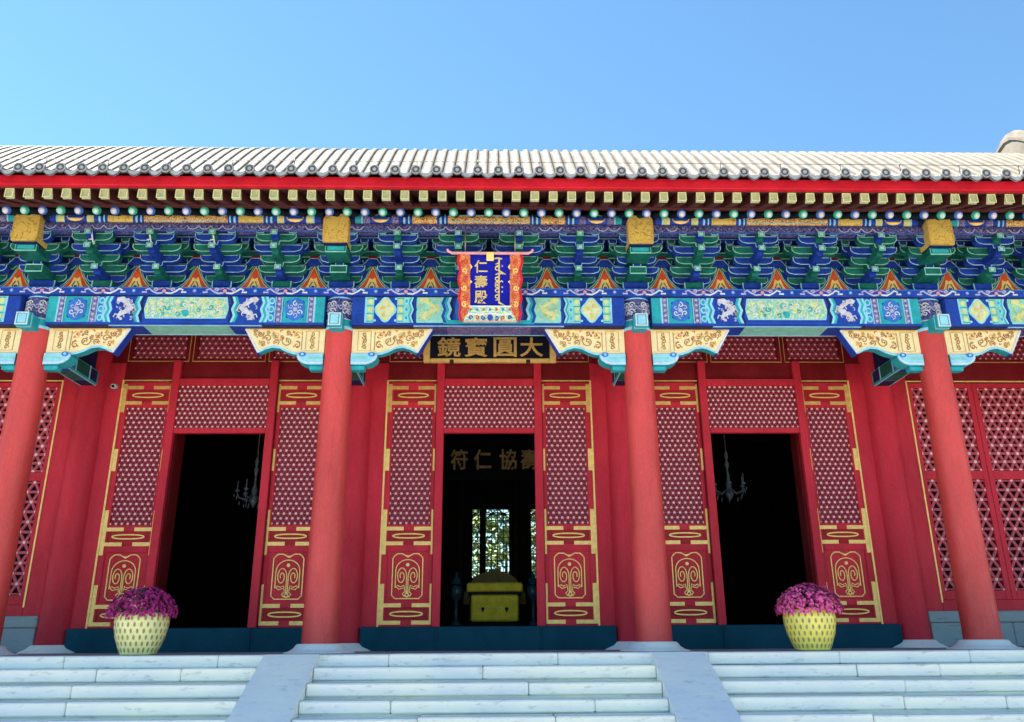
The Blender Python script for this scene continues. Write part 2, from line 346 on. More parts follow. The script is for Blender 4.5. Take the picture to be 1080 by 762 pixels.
# ------------------------------------------------------------------ stone terrace and stairs
plat = thing('stone_terrace', 'wide pale marble terrace that the red hall stands on', 'terrace', (0, 0, -1.46))
def on(parent, mb, name):     # children of a moved empty keep world-space meshes
    o = mb.build(name, parent); o.location = -Vector(parent.location); return o
b = MB(); b.box(-17, 17, -1.0, 17.5, -1.46, -.05, STONE); b.box(-17, 17, -1.58, -1.0, -1.46, -.14, STONE); on(plat, b, 'terrace_body')
b = MB(); b.box(-17, 17, -1.09, 17.5, -.052, -.004, FLOORM); on(plat, b, 'paved_floor')
random.seed(3)
x = -17.0
while x < 17:
    l = random.choice((1.5, 1.9, 2.3, 1.7)); x1 = min(17, x+l)
    b = MB(); b.box(x+.002, x1-.002, -1.62, -1.09-.003, -.13, -.002+random.uniform(-.003, .003), STONE, .012); on(plat, b, 'edge_stone'); x = x1
def flight(x0, x1, label, seed):
    rnd = random.Random(seed); f = thing('stone_stairs', label, 'stairs', ((x0+x1)/2, -3.2, -1.46), group='flights of stone stairs')
    for k in range(1, 10):
        y1, z1 = -1.6-.3*(k-1), -.145*k+.012; y0 = y1-.30; b = MB(); x = x0
        while x < x1-.01:
            xe = x+rnd.uniform(.9, 2.4)
            if x1-xe < .7: xe = x1
            dz = rnd.uniform(-.010, .007)
            gp = rnd.uniform(.001, .006); b.box(x+gp, xe-.002, y0-.025+rnd.uniform(-.014, .008), y1+.02, z1-.126, z1+dz, STONE, .013); x = xe
        b.box(x0, x1, y0+.02, y1+.06, -1.46, z1-.13, STONE)
        on(f, b, 'step')
    return f
flight(-1.875, 1.845, 'middle flight of worn pale marble steps leading to the middle doorway', 5)
flight(-6.28, -2.48, 'flight of worn pale steps below the flower pot with the darker flowers', 6)
flight(2.46, 6.28, 'flight of worn pale steps below the flower pot with the pinker flowers', 9)
def ramp(xa, xb, label):
    b = MB(); sl = lambda y: .004-(y+1.66)*-1*(1.434/2.94) if y < -1.66 else .004
    cuts = [-1.6, -3.02-.25*(xa < 0), -4.6]
    for c0, c1 in zip(cuts, cuts[1:]):
        c1 += .005; P = ([(-1.6, .004), (-1.66, .004)] if c0 == -1.6 else [(c0, sl(c0))])+[(c1, sl(c1)), (c1, -1.46), (c0, -1.46)]
        n0 = len(b.v); n = len(P)
        for x in (xa, xb): b.v += [(x, y, z) for y, z in P]
        for q in range(n):
            k = (q+1) % n; b.face([n0+q, n0+k, n0+n+k, n0+n+q], STONE2)
        b.face([n0+q for q in range(n)], STONE2); b.face([n0+n+q for q in range(n)][::-1], STONE2)
    o = b.build('sloping_side_slab'); o['kind'] = 'thing'
    return tag(o, label, 'stair ramp', 'sloping slabs beside the stairs')
ramp(-2.478, -1.878, 'smooth sloping slab between the middle stairs and the stairs below the darker flowers')
ramp(1.848, 2.458, 'smooth sloping slab between the middle stairs and the stairs below the pinker flowers')
ramp(-6.9, -6.283, 'smooth sloping slab at the outer end of the stairs below the darker flowers')
ramp(6.283, 6.9, 'smooth sloping slab at the outer end of the stairs below the pinker flowers')

# ------------------------------------------------------------------ the hall
hall = thing('temple_hall', 'Chinese palace hall with red columns, painted blue-green eaves and grey tiled roof', 'hall')
H = hall
S = 4.4; COLX = [-15.4, -11, -6.6, -2.2, 2.2, 6.6, 11, 15.4]; BAYX = [-13.2, -8.8, -4.4, 0, 4.4, 8.8, 13.2]
WY = 1.92     # wall line (inner columns)

# columns
b = MB(); b.lathe([(.238-.035*(k/12)**1.15, .1+4.36*k/12) for k in range(13)], 0, 0, RED, 32)
col0 = b.build('column', H, (COLX[0], 0, 0))
b = MB(); b.lathe([(.0, .112), (.245, .112), (.29, .108), (.31, .09), (.335, .055), (.39, .02), (.46, .004), (.47, -.02)], 0, 0, STONE2, 32); b.build('column_base', col0)
for X in COLX[1:]: dup(col0, (X, 0, 0))
b = MB(); b.lathe([(.272-.02*(k/6), .1+5.4*k/6) for k in range(7)], 0, 0, CRIM, 32)
icol = b.build('inner_column', H, (COLX[0], WY, 0))
b = MB(); b.lathe([(.0, .112), (.28, .112), (.32, .105), (.36, .06), (.46, .01), (.5, -.02)], 0, 0, STONE2, 28); b.build('column_base', icol)
for X in COLX[1:]: dup(icol, (X, WY, 0))

# painted column heads with the projecting tie-beam end
b = MB(); b.lathe([(.212, 4.455), (.214, 4.5)], 0, 0, PALEBLUE, 28); b.lathe([(.2125, 4.5), (.2125, 4.60)], 0, 0, TEAL, 28); b.lathe([(.214, 4.6), (.214, 4.615)], 0, 0, WHITE, 28)
b.lathe([(.21, 4.615), (.21, 4.93)], 0, 0, SCROLLB, 28); b.lathe([(.214, 4.93), (.214, 4.95)], 0, 0, PALEBLUE, 28)
rnd = random.Random(11)
for q in range(3):       # white scroll flowers wrapped round the head
    for sgn in (-1, 1):
        for (ax, az, rad) in ((.10, 4.72, .06), (.09, 4.84, .05), (.04, 4.78, .045), (.15, 4.78, .04)):
            P = spiral(0, 0, rad, 1.2, 0, 1, 12); th = math.radians(-90)+(q-1)*1.25
            pts = []
            for (u, v) in P:
                a = th+(sgn*ax+u)/.214; pts.append((.217*math.cos(a), .217*math.sin(a), az+v))
            b.tube(pts, .011, WHITE if rad > .045 else LAV, 4)
capt = b.build('painted_column_head', H, (COLX[0], 0, 0))
b = MB(); b.box(-.095, .095, -.47, -.17, 4.395, 4.60, TEAL, .01); b.strip([(-.08, 4.41), (.08, 4.41), (.08, 4.585), (-.08, 4.585)], .022, -.474, WHITE, .008, True); b.rect(-.055, .055, 4.43, 4.565, -.473, PALEBLUE)
b.box(-.098, .098, -.40, -.38, 4.39, 4.605, PALEBLUE); b.build('tie_beam_end', capt)
for X in COLX[1:]: dup(capt, (X, 0, 0))
# tie beams across the porch
b = MB(); b.box(-.14, .14, .19, 1.68, 4.16, 4.40, TEAL, .012)
for sx in (-1, 1):
    xx = sx*.1415
    for (y0, y1, z0, z1, m) in ((.22, .42, 4.19, 4.37, NAVY), (.48, .9, 4.19, 4.37, MIDBLUE), (.95, 1.35, 4.19, 4.37, GREEN), (1.4, 1.62, 4.19, 4.37, NAVY)):
        b.box(min(xx, xx+sx*.006), max(xx, xx+sx*.006), y0, y1, z0, z1, m)
    for yy in (.45, .925, 1.375): b.box(min(xx, xx+sx*.009), max(xx, xx+sx*.009), yy-.012, yy+.012, 4.165, 4.395, PALEBLUE)
for (y0, y1, m) in ((.24, .45, NAVY), (.5, .9, BLUE), (.95, 1.35, GREEN), (1.4, 1.64, NAVY)): b.box(-.11, .11, y0, y1, 4.148, 4.159, m)
for xx in (-.12, .12): b.box(xx-.006, xx+.006, .22, 1.66, 4.144, 4.16, PALEBLUE)
b.box(-.07, .07, .19, 1.68, 4.4, 5.2, NAVY)
tie = b.build('tie_beam', H, (COLX[0], 0, 0))
for X in COLX[1:]: dup(tie, (X, 0, 0))

# painted beams between the columns
BF = -.235     # front face of the beam
def zig(x, z0, z1, amp, n=3, side=1):
    P = []
    for i in range(2*n+1): P.append((x+side*(amp if i % 2 else 0), z0+(z1-z0)*i/(2*n)))
    return P
def squiggles(b, x0, x1, z0, z1, mat, n, y, rnd, wd=.018, rmax=.06):
    for i in range(n):
        cx, cz = rnd.uniform(x0, x1), rnd.uniform(z0, z1); r = rnd.uniform(.45, 1)*rmax
        P = spiral(cx, cz, r, rnd.uniform(.5, 1.1), rnd.uniform(0, 6.28), rnd.choice((-1, 1)), 9, .2)
        P = [(min(max(p[0], x0-.01), x1+.01), min(max(p[1], z0-.005), z1+.005)) for p in P]
        b.strip(P, wd, y-.0003*i, mat, .006, taper=lambda t: 1.15-.7*t)
def dragon(b, cx, z0, z1, wd, mat, sgn, y, rnd):
    h = z1-z0; P = []
    for i in range(25):
        t = i/24; P.append((cx+sgn*wd*(.62*math.sin(t*2*math.pi*1.15+.4)), z0+h*(.06+.84*t)))
    b.strip(P, .042, y, mat, .01, taper=lambda t: .45+1.1*math.sin(math.pi*min(1, t*1.05))**.8)
    hx, hz = P[-1]; b.poly([(hx-.06, hz-.03), (hx+.05, hz-.04), (hx+.085, hz+.01), (hx+.04, hz+.045), (hx-.05, hz+.03)], y-.004, mat, .01)
    for k in (5, 9, 13, 17, 21):
        px, pz = P[k]
        for s2 in (-1, 1):
            b.strip([(px, pz), (px+s2*wd*.45, pz+.02), (px+s2*wd*.6, pz-.03)], .018, y+.002, mat, .008)
    squiggles(b, cx-wd, cx+wd, z0+.02, z1-.02, mat, 16, y+.001, rnd, .010, .042); squiggles(b, cx-wd, cx+wd, z0+.02, z1-.02, GOLD, 7, y+.002, rnd, .010, .035)
def beam(kind, seed):
    b = MB(); rnd = random.Random(seed); z0, z1 = 4.53, 4.935; Y = BF; hw = 2.0
    b.box(-hw, hw, BF, .22, 4.50, 4.945, BLUE)
    yf = [Y-.006]
    def band(xa, xb, mat, lo=z0, hi=z1, lift=.006):
        for s in (-1, 1):
            a, c = sorted((s*xa, s*xb)); b.rect(a, c, lo, hi, Y-lift, mat, lift)
    def zz(xa, xb, mats, amp=.035):
        n = len(mats); st = (xb-xa)/n
        for s in (-1, 1):
            for k, m in enumerate(mats):
                L = zig(s*(xa+k*st), z0, z1, amp, 2, s); Rr = zig(s*(xa+(k+1)*st), z0, z1, amp, 2, s)
                P = L+Rr[::-1] if s < 0 else Rr+L[::-1]
                b.poly(P, Y-.012-.0004*k, m, .012)
    if kind == 'B':
        band(1.86, 2.0, TEAL); band(1.845, 1.865, PALEBLUE, lift=.009)
        for (a, c) in ((1.76, 1.845), (1.285, 1.385)):
            band(a, c, SCROLLV, lift=.008)
            for s in (-1, 1):
                for k in range(5): b.disc(s*(a+c)/2, z0+.04+k*.082, .022, Y-.012, LAV, .01, 8)
                for xe in (a, c): b.strip([(s*xe, z0), (s*xe, z1)], .012, Y-.011, PALEBLUE, .01)
        band(1.40, 1.75, TEAL, lift=.007)
        for s in (-1, 1):
            cx = s*1.575; cz = (z0+z1)/2
            b.disc(cx, cz, .145, Y-.010, MIDBLUE, .01, 18, .18)
            for k in range(4):
                a = k*math.pi/2+math.pi/4; b.disc(cx+.14*math.cos(a), cz+.15*math.sin(a), .035, Y-.009, BLUE, .008, 8)
            for k in range(6):
                a = k*math.pi/3+.5; b.strip(spiral(cx+.075*math.cos(a), cz+.09*math.sin(a), .045, 1.0, a, s, 9), .014, Y-.015-.0005*k, WHITE if k % 2 else LAV, .008)
            b.disc(cx, cz, .035, Y-.02, LAV, .012, 8)
        band(1.14, 1.285, MIDBLUE, lift=.005)
        for s in (-1, 1):
            for (sx, sz) in ((1.23, 4.53+.07), (1.23, 4.735), (1.23, 4.865), (1.165, 4.665), (1.165, 4.80)):
                P = [(s*sx+.045*math.cos(t*math.pi/4), sz+.055*math.sin(t*math.pi/4)) for t in range(8)]
                b.poly(P, Y-.009, PALEBLUE, .008)
                b.poly([(s*sx+.026*math.cos(t*math.pi/4), sz+.032*math.sin(t*math.pi/4)) for t in range(8)], Y-.012, TEAL if sx > 1.2 else BLUE, .008)
        zz(1.03, 1.17, [BLUE, PALEBLUE, TEAL, PALEBLUE])
        band(.70, 1.05, BLUE, lift=.005)
        for s in (-1, 1): dragon(b, s*.88, z0+.02, z1-.02, .13, LAVW, s, Y-.016, rnd)
        zz(.61, .72, [NAVY, PALEBLUE, TEAL])
        P = [(-.60, 4.735), (-.565, z1-.03), (.565, z1-.03), (.60, 4.735), (.565, z0+.07), (-.565, z0+.07)][::-1]
        b.poly([(p[0]*1.02, 4.735+(p[1]-4.735)*1.1) for p in P], Y-.008, PALEBLUE, .008); b.poly(P, Y-.012, SCROLLP, .008)
        for i in range(34):
            cx, cz = rnd.uniform(-.5, .5), rnd.uniform(z0+.11, z1-.07)
            b.strip(spiral(cx, cz, rnd.uniform(.02, .05), .9, rnd.uniform(0, 6), rnd.choice((-1, 1)), 9, .3), .016, Y-.0155-.0002*i, (LEMON, WHITE, TEAL)[i % 3], .006)
        b.disc(0, 4.66, .045, Y-.024, TEAL, .012, 10, .05)
        b.rect(-.62, .62, z0-.02, z0+.028, Y-.013, BLUE, .012)
    else:
        band(1.80, 2.0, BLUE); band(1.79, 1.812, PALEBLUE, lift=.01)
        for (a, c) in ((1.68, 1.79), (1.245, 1.345)):
            band(a, c, MINT, lift=.008)
            for s in (-1, 1):
                for k in range(3): b.disc(s*(a+c)/2, z0+.08+k*.125, .034, Y-.012, LEMON, .01, 8, .045)
                for k in range(4): b.strip([(s*a, z0+.02+k*.12), (s*c, z0+.02+k*.12)], .014, Y-.011, TEAL, .01)
        band(1.345, 1.68, BLUE, lift=.007)
        for s in (-1, 1):
            cx = s*1.512; cz = (z0+z1)/2
            P = [(cx+.145*math.cos(t)*(1+.12*math.cos(4*t)), cz+.185*math.sin(t)*(1+.1*math.cos(4*t))) for t in [k*2*math.pi/24 for k in range(24)]]
            b.poly(P, Y-.011, PALEBLUE, .01)
            b.poly([(cx+(p[0]-cx)*.82, cz+(p[1]-cz)*.86) for p in P], Y-.014, LEMON, .01)
            for k in range(7):
                a = k*.9; b.strip(spiral(cx+.05*math.cos(a), cz+.08*math.sin(a), .035, 1.0, a, s, 8), .012, Y-.018-.0004*k, GOLD if k % 2 else WHITE, .006)
            for (dx, dz) in ((-1, -1), (1, -1), (-1, 1), (1, 1)): b.disc(cx+dx*.15, cz+dz*.17, .02, Y-.012, PALEBLUE, .01, 6)
        band(1.17, 1.245, MINT, lift=.008); zz(1.05, 1.17, [BLUE, NAVY, PALEBLUE, TEAL, MINT]); 
        for s in (-1, 1):
            for k in range(3): b.disc(s*1.205, z0+.07+k*.13, .035, Y-.022, PALEBLUE, .012, 8, .05); b.disc(s*1.205, z0+.07+k*.13, .018, Y-.026, TEAL, .012, 8, .028)
        band(.66, 1.06, MINT, lift=.006)
        for s in (-1, 1): dragon(b, s*.87, z0+.02, z1-.02, .14, LEMON, s, Y-.016, rnd)
        zz(.50, .66, [NAVY, PALEBLUE, TEAL, BLUE])
        P = [(-.50, 4.735), (-.47, z1-.02), (.47, z1-.02), (.50, 4.735), (.47, z0+.05), (-.47, z0+.05)][::-1]
        b.poly(P, Y-.010, MIDBLUE, .008)
        for s in (-1, 1): dragon(b, s*.3, z0+.06, z1-.04, .1, WHITE, s, Y-.016, rnd)
        b.rect(-.66, .66, z0-.02, z0+.04, Y-.013, TEAL, .012)
    # top and bottom edge lines, painted underside
    b.rect(-hw, hw, z1-.006, z1+.009, Y-.016, NAVY, .014)
    und = [(-2, -1.1, NAVY), (-1.1, -.62, SCROLLB), (-.62, .62, SCROLLV), (.62, 1.1, SCROLLB), (1.1, 2, NAVY)] if kind == 'A' else [(-2, -1.1, NAVY), (-1.1, -.62, BLUE), (-.62, .62, MINT), (.62, 1.1, BLUE), (1.1, 2, NAVY)]
    for (xa, xb, m) in und: b.box(xa+.003, xb-.003, BF+.03, .19, 4.493, 4.5, m)
    for yy in (BF+.035, .18): b.box(-1.1, 1.1, yy-.012, yy+.012, 4.488, 4.496, PALEBLUE)
    return b
bm = {}
for i, X in enumerate(BAYX):
    k = 'A' if abs(i-3) in (0, 2) else 'B'
    if k in bm: dup(bm[k], (X, 0, 0))
    else: bm[k] = beam(k, 3+i).build('painted_beam', H, (X, 0, 0))

# plate above the beam: blue band with running white scrolls
b = MB(); b.box(-15.7, 15.7, -.275, .25, 4.948, 5.065, BLUE, .006)
rnd = random.Random(5); x = -10.9
while x < 10.9:
    for s in (-1, 1):
        P = [(x+s*.02, 4.975), (x+s*.10, 4.965), (x+s*.17, 5.0), (x+s*.22, 5.04), (x+s*.27, 5.02), (x+s*.25, 4.985), (x+s*.32, 4.985)]
        b.strip(P, .024, -.281, WHITE if s > 0 else LAV, .008); b.strip(spiral(x+s*.12, 5.02, .032, 1.1, 0, s, 9), .017, -.283, LAV, .008)
        b.strip([(x+s*.02, 5.05), (x+s*.08, 5.03), (x+s*.13, 5.05)], .012, -.2805, PINK, .006)
    b.disc(x, 5.005, .028, -.284, PINK, .01, 8); b.disc(x+.44, 5.007, .034, -.281, MIDBLUE, .01, 8); b.disc(x+.44, 5.007, .018, -.284, LAV, .01, 8)
    x += .88
b.rect(-15.6, 15.6, 5.048, 5.062, -.28, MIDBLUE, .004); b.build('painted_plate', H)

# sparrow braces under the beams
def brace(s):
    b = MB(); th = .075
    X = lambda u: s*(2.2-u)
    prof = [(.2, 4.495), (1.345, 4.495), (1.14, 4.14), (1.05, 4.19), (.95, 4.22), (.84, 4.205), (.74, 4.15), (.64, 4.115), (.52, 4.10), (.2, 4.10)]
    P = [(X(u), z) for u, z in prof];
    if s > 0: P = P[::-1]
    if s < 0: pass
    b.poly(P, -th, CREAMP, 2*th, True, CREAMP)
    # pale teal underside lip
    und = [(1.14, 4.14), (1.05, 4.19), (.95, 4.22), (.84, 4.205), (.74, 4.15), (.64, 4.115), (.52, 4.10)]
    for k in range(len(und)-1):
        (u0, z0), (u1, z1) = und[k], und[k+1]; n0 = len(b.v)
        b.v += [(X(u0), -th-.006, z0+.012), (X(u1), -th-.006, z1+.012), (X(u1), th, z1-.012), (X(u0), th, z0-.012), (X(u0), -th-.006, z0-.022), (X(u1), -th-.006, z1-.022)]
        b.face([n0, n0+1, n0+5, n0+4], PALEBLUE); b.face([n0+4, n0+5, n0+2, n0+3], TEAL)
    b.strip([(X(u), z) for u, z in ((1.36, 4.49), (1.15, 4.125))], .03, -th-.008, WHITE, .012)
    n0 = len(b.v); b.v += [(X(1.36), -th-.004, 4.5), (X(1.15), -th-.004, 4.12), (X(1.13), th, 4.12), (X(1.34), th, 4.5)]; 
    b.v += [(X(1.385), -th+.01, 4.5), (X(1.175), -th+.01, 4.115), (X(1.175), th+.01, 4.115), (X(1.385), th+.01, 4.5)]; b.face([n0+4, n0+5, n0+6, n0+7], BLUE); b.face([n0, n0+1, n0+5, n0+4], BLUE); b.face([n0+1, n0+2, n0+6, n0+5], BLUE)
    b.strip([(X(.24), 4.478), (X(1.30), 4.478)], .022, -th-.005, PALEGOLD, .01)
    b.strip([(X(.24), 4.125), (X(.52), 4.125), (X(.64), 4.14), (X(.74), 4.175), (X(.84), 4.228), (X(.95), 4.243), (X(1.05), 4.215), (X(1.12), 4.17)], .02, -th-.009, CREAMP, .01)
    # framed panel by the column and raised carving
    b.strip([(X(.30), 4.17), (X(.46), 4.17), (X(.46), 4.44), (X(.30), 4.44)], .016, -th-.006, CREAMP, .01, True)
    rnd = random.Random(4)
    for i in range(5): b.strip(spiral(X(.38), 4.20+.053*i, .035, 1.1, i, s*(-1)**i, 9), .013, -th-.007-.0004*i, CARVE, .008)
    for i, (u, z, r) in enumerate(((.60, 4.38, .07), (.60, 4.24, .055), (.74, 4.30, .085), (.90, 4.38, .07), (.90, 4.29, .045), (1.03, 4.34, .06), (1.02, 4.43, .035), (1.14, 4.41, .05), (.74, 4.43, .04), (1.12, 4.27, .035), (1.22, 4.45, .03))):
        b.strip(spiral(X(u), z, r, 1.2, i*1.3, s*(-1)**i, 13), .013, -th-.007-.0004*i, CARVE if i % 3 else GOLD, .009)
    rq = random.Random(21)
    for i in range(46):
        u = rq.uniform(.57, 1.24); zl = 4.15+.10*max(0, math.sin((u-.57)/.6*math.pi))+max(0, u-1.08)*1.1
        if zl > 4.44: continue
        z = rq.uniform(zl+.03, 4.455); b.strip(spiral(X(u), z, rq.uniform(.012, .03), rq.uniform(.5, 1.0), rq.uniform(0, 6), s*(-1)**i, 7), .010, -th-.0055-.00005*i, CARVE if i % 4 else ORANGE, .006)
    b.strip([(X(.53), 4.16), (X(.53), 4.45)], .010, -th-.006, CARVE, .008); b.strip([(X(.285), 4.155), (X(.475), 4.155), (X(.475), 4.455), (X(.285), 4.455)], .007, -th-.004, CARVE, .006, True)
    # cloud shaped bracket and its scrolled foot
    cl = [(.2, 4.098), (.56, 4.098), (.585, 4.06), (.56, 4.0), (.50, 3.955), (.42, 3.93), (.2, 3.93)]
    Pc = [(X(u), z) for u, z in cl]; Pc = Pc[::-1] if s > 0 else Pc
    b.poly(Pc, -.11, PALEBLUE, .22, True, TEAL)
    b.strip([(X(.21), 3.955), (X(.42), 3.955), (X(.49), 3.975), (X(.54), 4.01), (X(.555), 4.06)], .02, -.117, WHITE, .01)
    b.strip([(X(.21), 4.03), (X(.44), 4.03)], .03, -.116, MINT, .008); b.disc(X(.50), 4.085, .05, -.121, MIDBLUE, .012, 10, .035); b.disc(X(.50), 4.085, .022, -.126, PALEBLUE, .012, 8)
    b.box(min(X(.2), X(.4)), max(X(.2), X(.4)), -.07, .07, 3.86, 3.93, TEAL, .012)
    return b
br = {s: brace(s) for s in (-1, 1)}
bo = {s: br[s].build('beam_brace', H, (0, 0, 0)) for s in (-1, 1)}
for X in BAYX:
    if X == 0: continue
    for s in (-1, 1): dup(bo[s], (X, 0, 0))

# bracket sets, flame boards, beam heads
def arm(half, y, z, mat, line):
    b = MB(); h = .125; t = .10; e = .07
    P = [(-half, z+h), (-half, z+.06), (-half+e*.5, z+.02), (-half+e*1.5, z), (half-e*1.5, z), (half-e*.5, z+.02), (half, z+.06), (half, z+h)]
    b.poly(P, y-t/2, mat, t, True)
    b.strip([(x*.985, zz+.007 if zz < z+.1 else zz-.004) for x, zz in P], .011, y-t/2-.005, line, .008)
    b.strip([(-half+.03, z+h-.012), (half-.03, z+h-.012)], .010, y-t/2-.0052, line, .008)
    return b
def tongue(y0, y1, z, mat, line):
    b = MB(); b.box(-.05, .05, y1, y0, z, z+.125, mat, .006); b.box(-.05, .05, y1-.09, y1, z+.045, z+.12, mat, .01)
    b.strip([(-.043, z+.05), (.043, z+.05), (.043, z+.115), (-.043, z+.115)], .014, y1-.094, line, .006, True); b.rect(-.03, .03, z+.062, z+.104, y1-.0935, MINT, .005)
    return b
def cupb(b, x, y, z, mat, line, wd=.125):
    h = .07; n0 = len(b.v); a, c = wd/2, wd/2*.72
    b.v += [(x-c, y-c, z), (x+c, y-c, z), (x+c, y+c, z), (x-c, y+c, z), (x-a, y-a, z+.03), (x+a, y-a, z+.03), (x+a, y+a, z+.03), (x-a, y+a, z+.03), (x-a, y-a, z+h), (x+a, y-a, z+h), (x+a, y+a, z+h), (x-a, y+a, z+h)]
    for k in (0, 4):
        for i in range(4):
            j = (i+1) % 4; b.face([n0+k+i, n0+k+j, n0+k+4+j, n0+k+4+i], mat)
    b.face([n0+8, n0+9, n0+10, n0+11], mat); b.face([n0+3, n0+2, n0+1, n0], mat)
    b.strip([(x-a+.006, z+h-.006), (x-a+.006, z+.03), (x-c, z+.006), (x+c, z+.006), (x+a-.006, z+.03), (x+a-.006, z+h-.006)], .012, y-a-.005, line, .006)
Z1, Z2, Z3 = 5.235, 5.43, 5.625
_cup = {}
def cup_obj(parent, x, y, z, mat, line):
    k = (mat.name, line.name)
    if k not in _cup:
        b = MB(); cupb(b, 0, 0, 0, mat, line); o = b.build('bearing_block', parent); _cup[k] = o.data
    else: o = bpy.data.objects.new('bearing_block', _cup[k]); C.objects.link(o); o.parent = parent
    o.location = (x, y, z); return o
def bracket(ma, mb, la, lb, col=False):
    b = MB(); w = .15 if not col else .2
    n0 = len(b.v); b.box(-w, w, -.16, .15, 5.13, 5.225, mb, .008); b.box(-w*.75, w*.75, -.12, .12, 5.066, 5.13, mb, .008)
    b.strip([(-w+.01, 5.215), (-w+.01, 5.135), (-w*.72, 5.075), (w*.72, 5.075), (w-.01, 5.135), (w-.01, 5.215)], .014, -.167, la, .01)
    o = b.build('bracket_set', H)
    for (half, y, z) in ((.29, 0, Z1), (.40, 0, Z2), (.29, -.30, Z2), (.40, -.30, Z3), (.29, -.60, Z3)):
        for x in (-half+.055, half-.055): cup_obj(o, x, y, z+.125, mb if half > .3 else ma, lb)
    for (y, z) in ((-.30, Z1), (-.60, Z2)): cup_obj(o, 0, y, z+.125, mb, lb)
    for (half, y, z, m) in ((.29, 0, Z1, ma), (.40, 0, Z2, ma), (.35, -.15, 5.335, mb), (.35, -.45, 5.53, ma), (.29, -.30, Z2, mb), (.40, -.30, Z3, ma), (.29, -.60, Z3, mb)):
        arm(half, y, z, m, la if m is ma else lb).build('bracket_arm', o)
    if not col:
        for (y0, y1, z, m) in ((.1, -.36, Z1, ma), (.1, -.66, Z2, mb), (.1, -.70, Z3, ma)): tongue(y0, y1, z, m, la).build('bracket_tongue', o)
    else:
        for (y0, y1, z, m, wd) in ((.1, -.42, Z1, BGREEN, .13), (.1, -.70, Z2, BGREEN, .16)):
            b = MB(); b.box(-wd, wd, y1, y0, z, z+.13, m, .006); b.strip([(-wd+.012, z+.012), (wd-.012, z+.012), (wd-.012, z+.118), (-wd+.012, z+.118)], .016, y1-.006, MINT, .008, True); b.rect(-wd+.04, wd-.04, z+.035, z+.095, y1-.004, TEAL if z > 5.3 else GREEN, .004)
            b.build('bracket_tongue', o)
    return o
proto = {'blue': bracket(BBLUE, BGREEN, BLINE, BLINEG), 'green': bracket(BGREEN, BBLUE, BLINEG, BLINE), 'col': bracket(BGREEN, BBLUE, BLINEG, BLINE, True)}
used = set()
def place(k, X):
    if k not in used: used.add(k); proto[k].location = (X, 0, 0)
    else: dup(proto[k], (X, 0, 0))
for X in COLX[1:-1]: place('col', X)
for n_, X in enumerate(BAYX[1:-1]):
    for j, dx in enumerate((-1.32, -.44, .44, 1.32)): place('blue' if (j in (1, 2)) == (n_ % 2 == 0) else 'green', X+dx)
# flame boards
b = MB()
hw_ = .44
b.rect(-hw_, hw_, 5.066, 5.64, -.02, BBLUE, .05)
def flame(sc, top): return [(-.27*sc, 5.07), (-.23*sc, 5.13), (-.14*sc, 5.22), (-.075*sc, 5.33), (-.03*sc, 5.33+(top-5.33)*.6), (0, top), (.03*sc, 5.33+(top-5.33)*.6), (.075*sc, 5.33), (.14*sc, 5.22), (.23*sc, 5.13), (.27*sc, 5.07)][::-1]
b.poly(flame(1.33, 5.60), -.028, BGREEN, .008); b.strip(flame(1.33, 5.60), .012, -.030, BLINEG, .008)
b.poly(flame(1.1, 5.53), -.034, LEMON, .01); b.poly(flame(1.0, 5.50), -.038, ORANGE, .01); b.poly(flame(.56, 5.30), -.044, PALEGOLD, .01)
for s in (-1, 1):
    b.strip(spiral(s*.055, 5.14, .045, 1.1, 0, s, 10), .016, -.05, GOLD, .008); b.strip([(s*.02, 5.10), (s*.05, 5.19), (s*.015, 5.26)], .014, -.0505, GREEN, .008)
b.disc(0, 5.17, .026, -.054, BLUE, .01, 8)
b.poly([(.15, 5.50), (.06, 5.62), (-.06, 5.62), (-.15, 5.50)], -.098, BBLUE, .012); b.rect(-.065, .065, 5.622, 5.665, -.10, DARKRED, .012)
b.strip([(-.15, 5.50), (-.06, 5.62), (.06, 5.62), (.15, 5.50)], .010, -.104, BLINE, .006)
fl0 = b.build('flame_board', H, (-12*.88, 0, 0))
for k in range(-11, 13): dup(fl0, (k*.88, 0, 0))
# the frieze wall between bracket rows and the ceiling above the porch
b = MB(); b.box(-15.7, 15.7, .04, .16, 5.067, 6.3, BBLUE); b.build('frieze_board', H)
for (y, z, m, ln) in ((-.03, 5.642, BGREEN, BLINEG), (-.30, 5.832, BBLUE, BLINE)):
    b = MB(); b.box(-15.7, 15.7, y-.05, y+.05, z, z+.12, m, .005)
    for zz in (z+.012, z+.108): b.rect(-15.6, 15.6, zz-.006, zz+.006, y-.055, ln, .006)
    b.build('bracket_tie_board', H)
# gilt beam heads above the columns
b = MB()
P = [(-.175, 5.555), (.175, 5.555), (.185, 5.66), (.185, 5.92), (.145, 6.0), (-.145, 6.0), (-.185, 5.92), (-.185, 5.66)]
b.poly(P, -.80, BRIGHTGOLD, .30, True)
b.strip([(x*.93, 5.78+(z-5.78)*.93) for x, z in P], .016, -.807, GOLD, .012, True); b.box(-.17, .17, -.76, -.14, 5.535, 5.553, NAVY)
bh = b.build('gilt_beam_head', H, (COLX[1], 0, 0))
for X in COLX[2:-1]: dup(bh, (X, 0, 0))
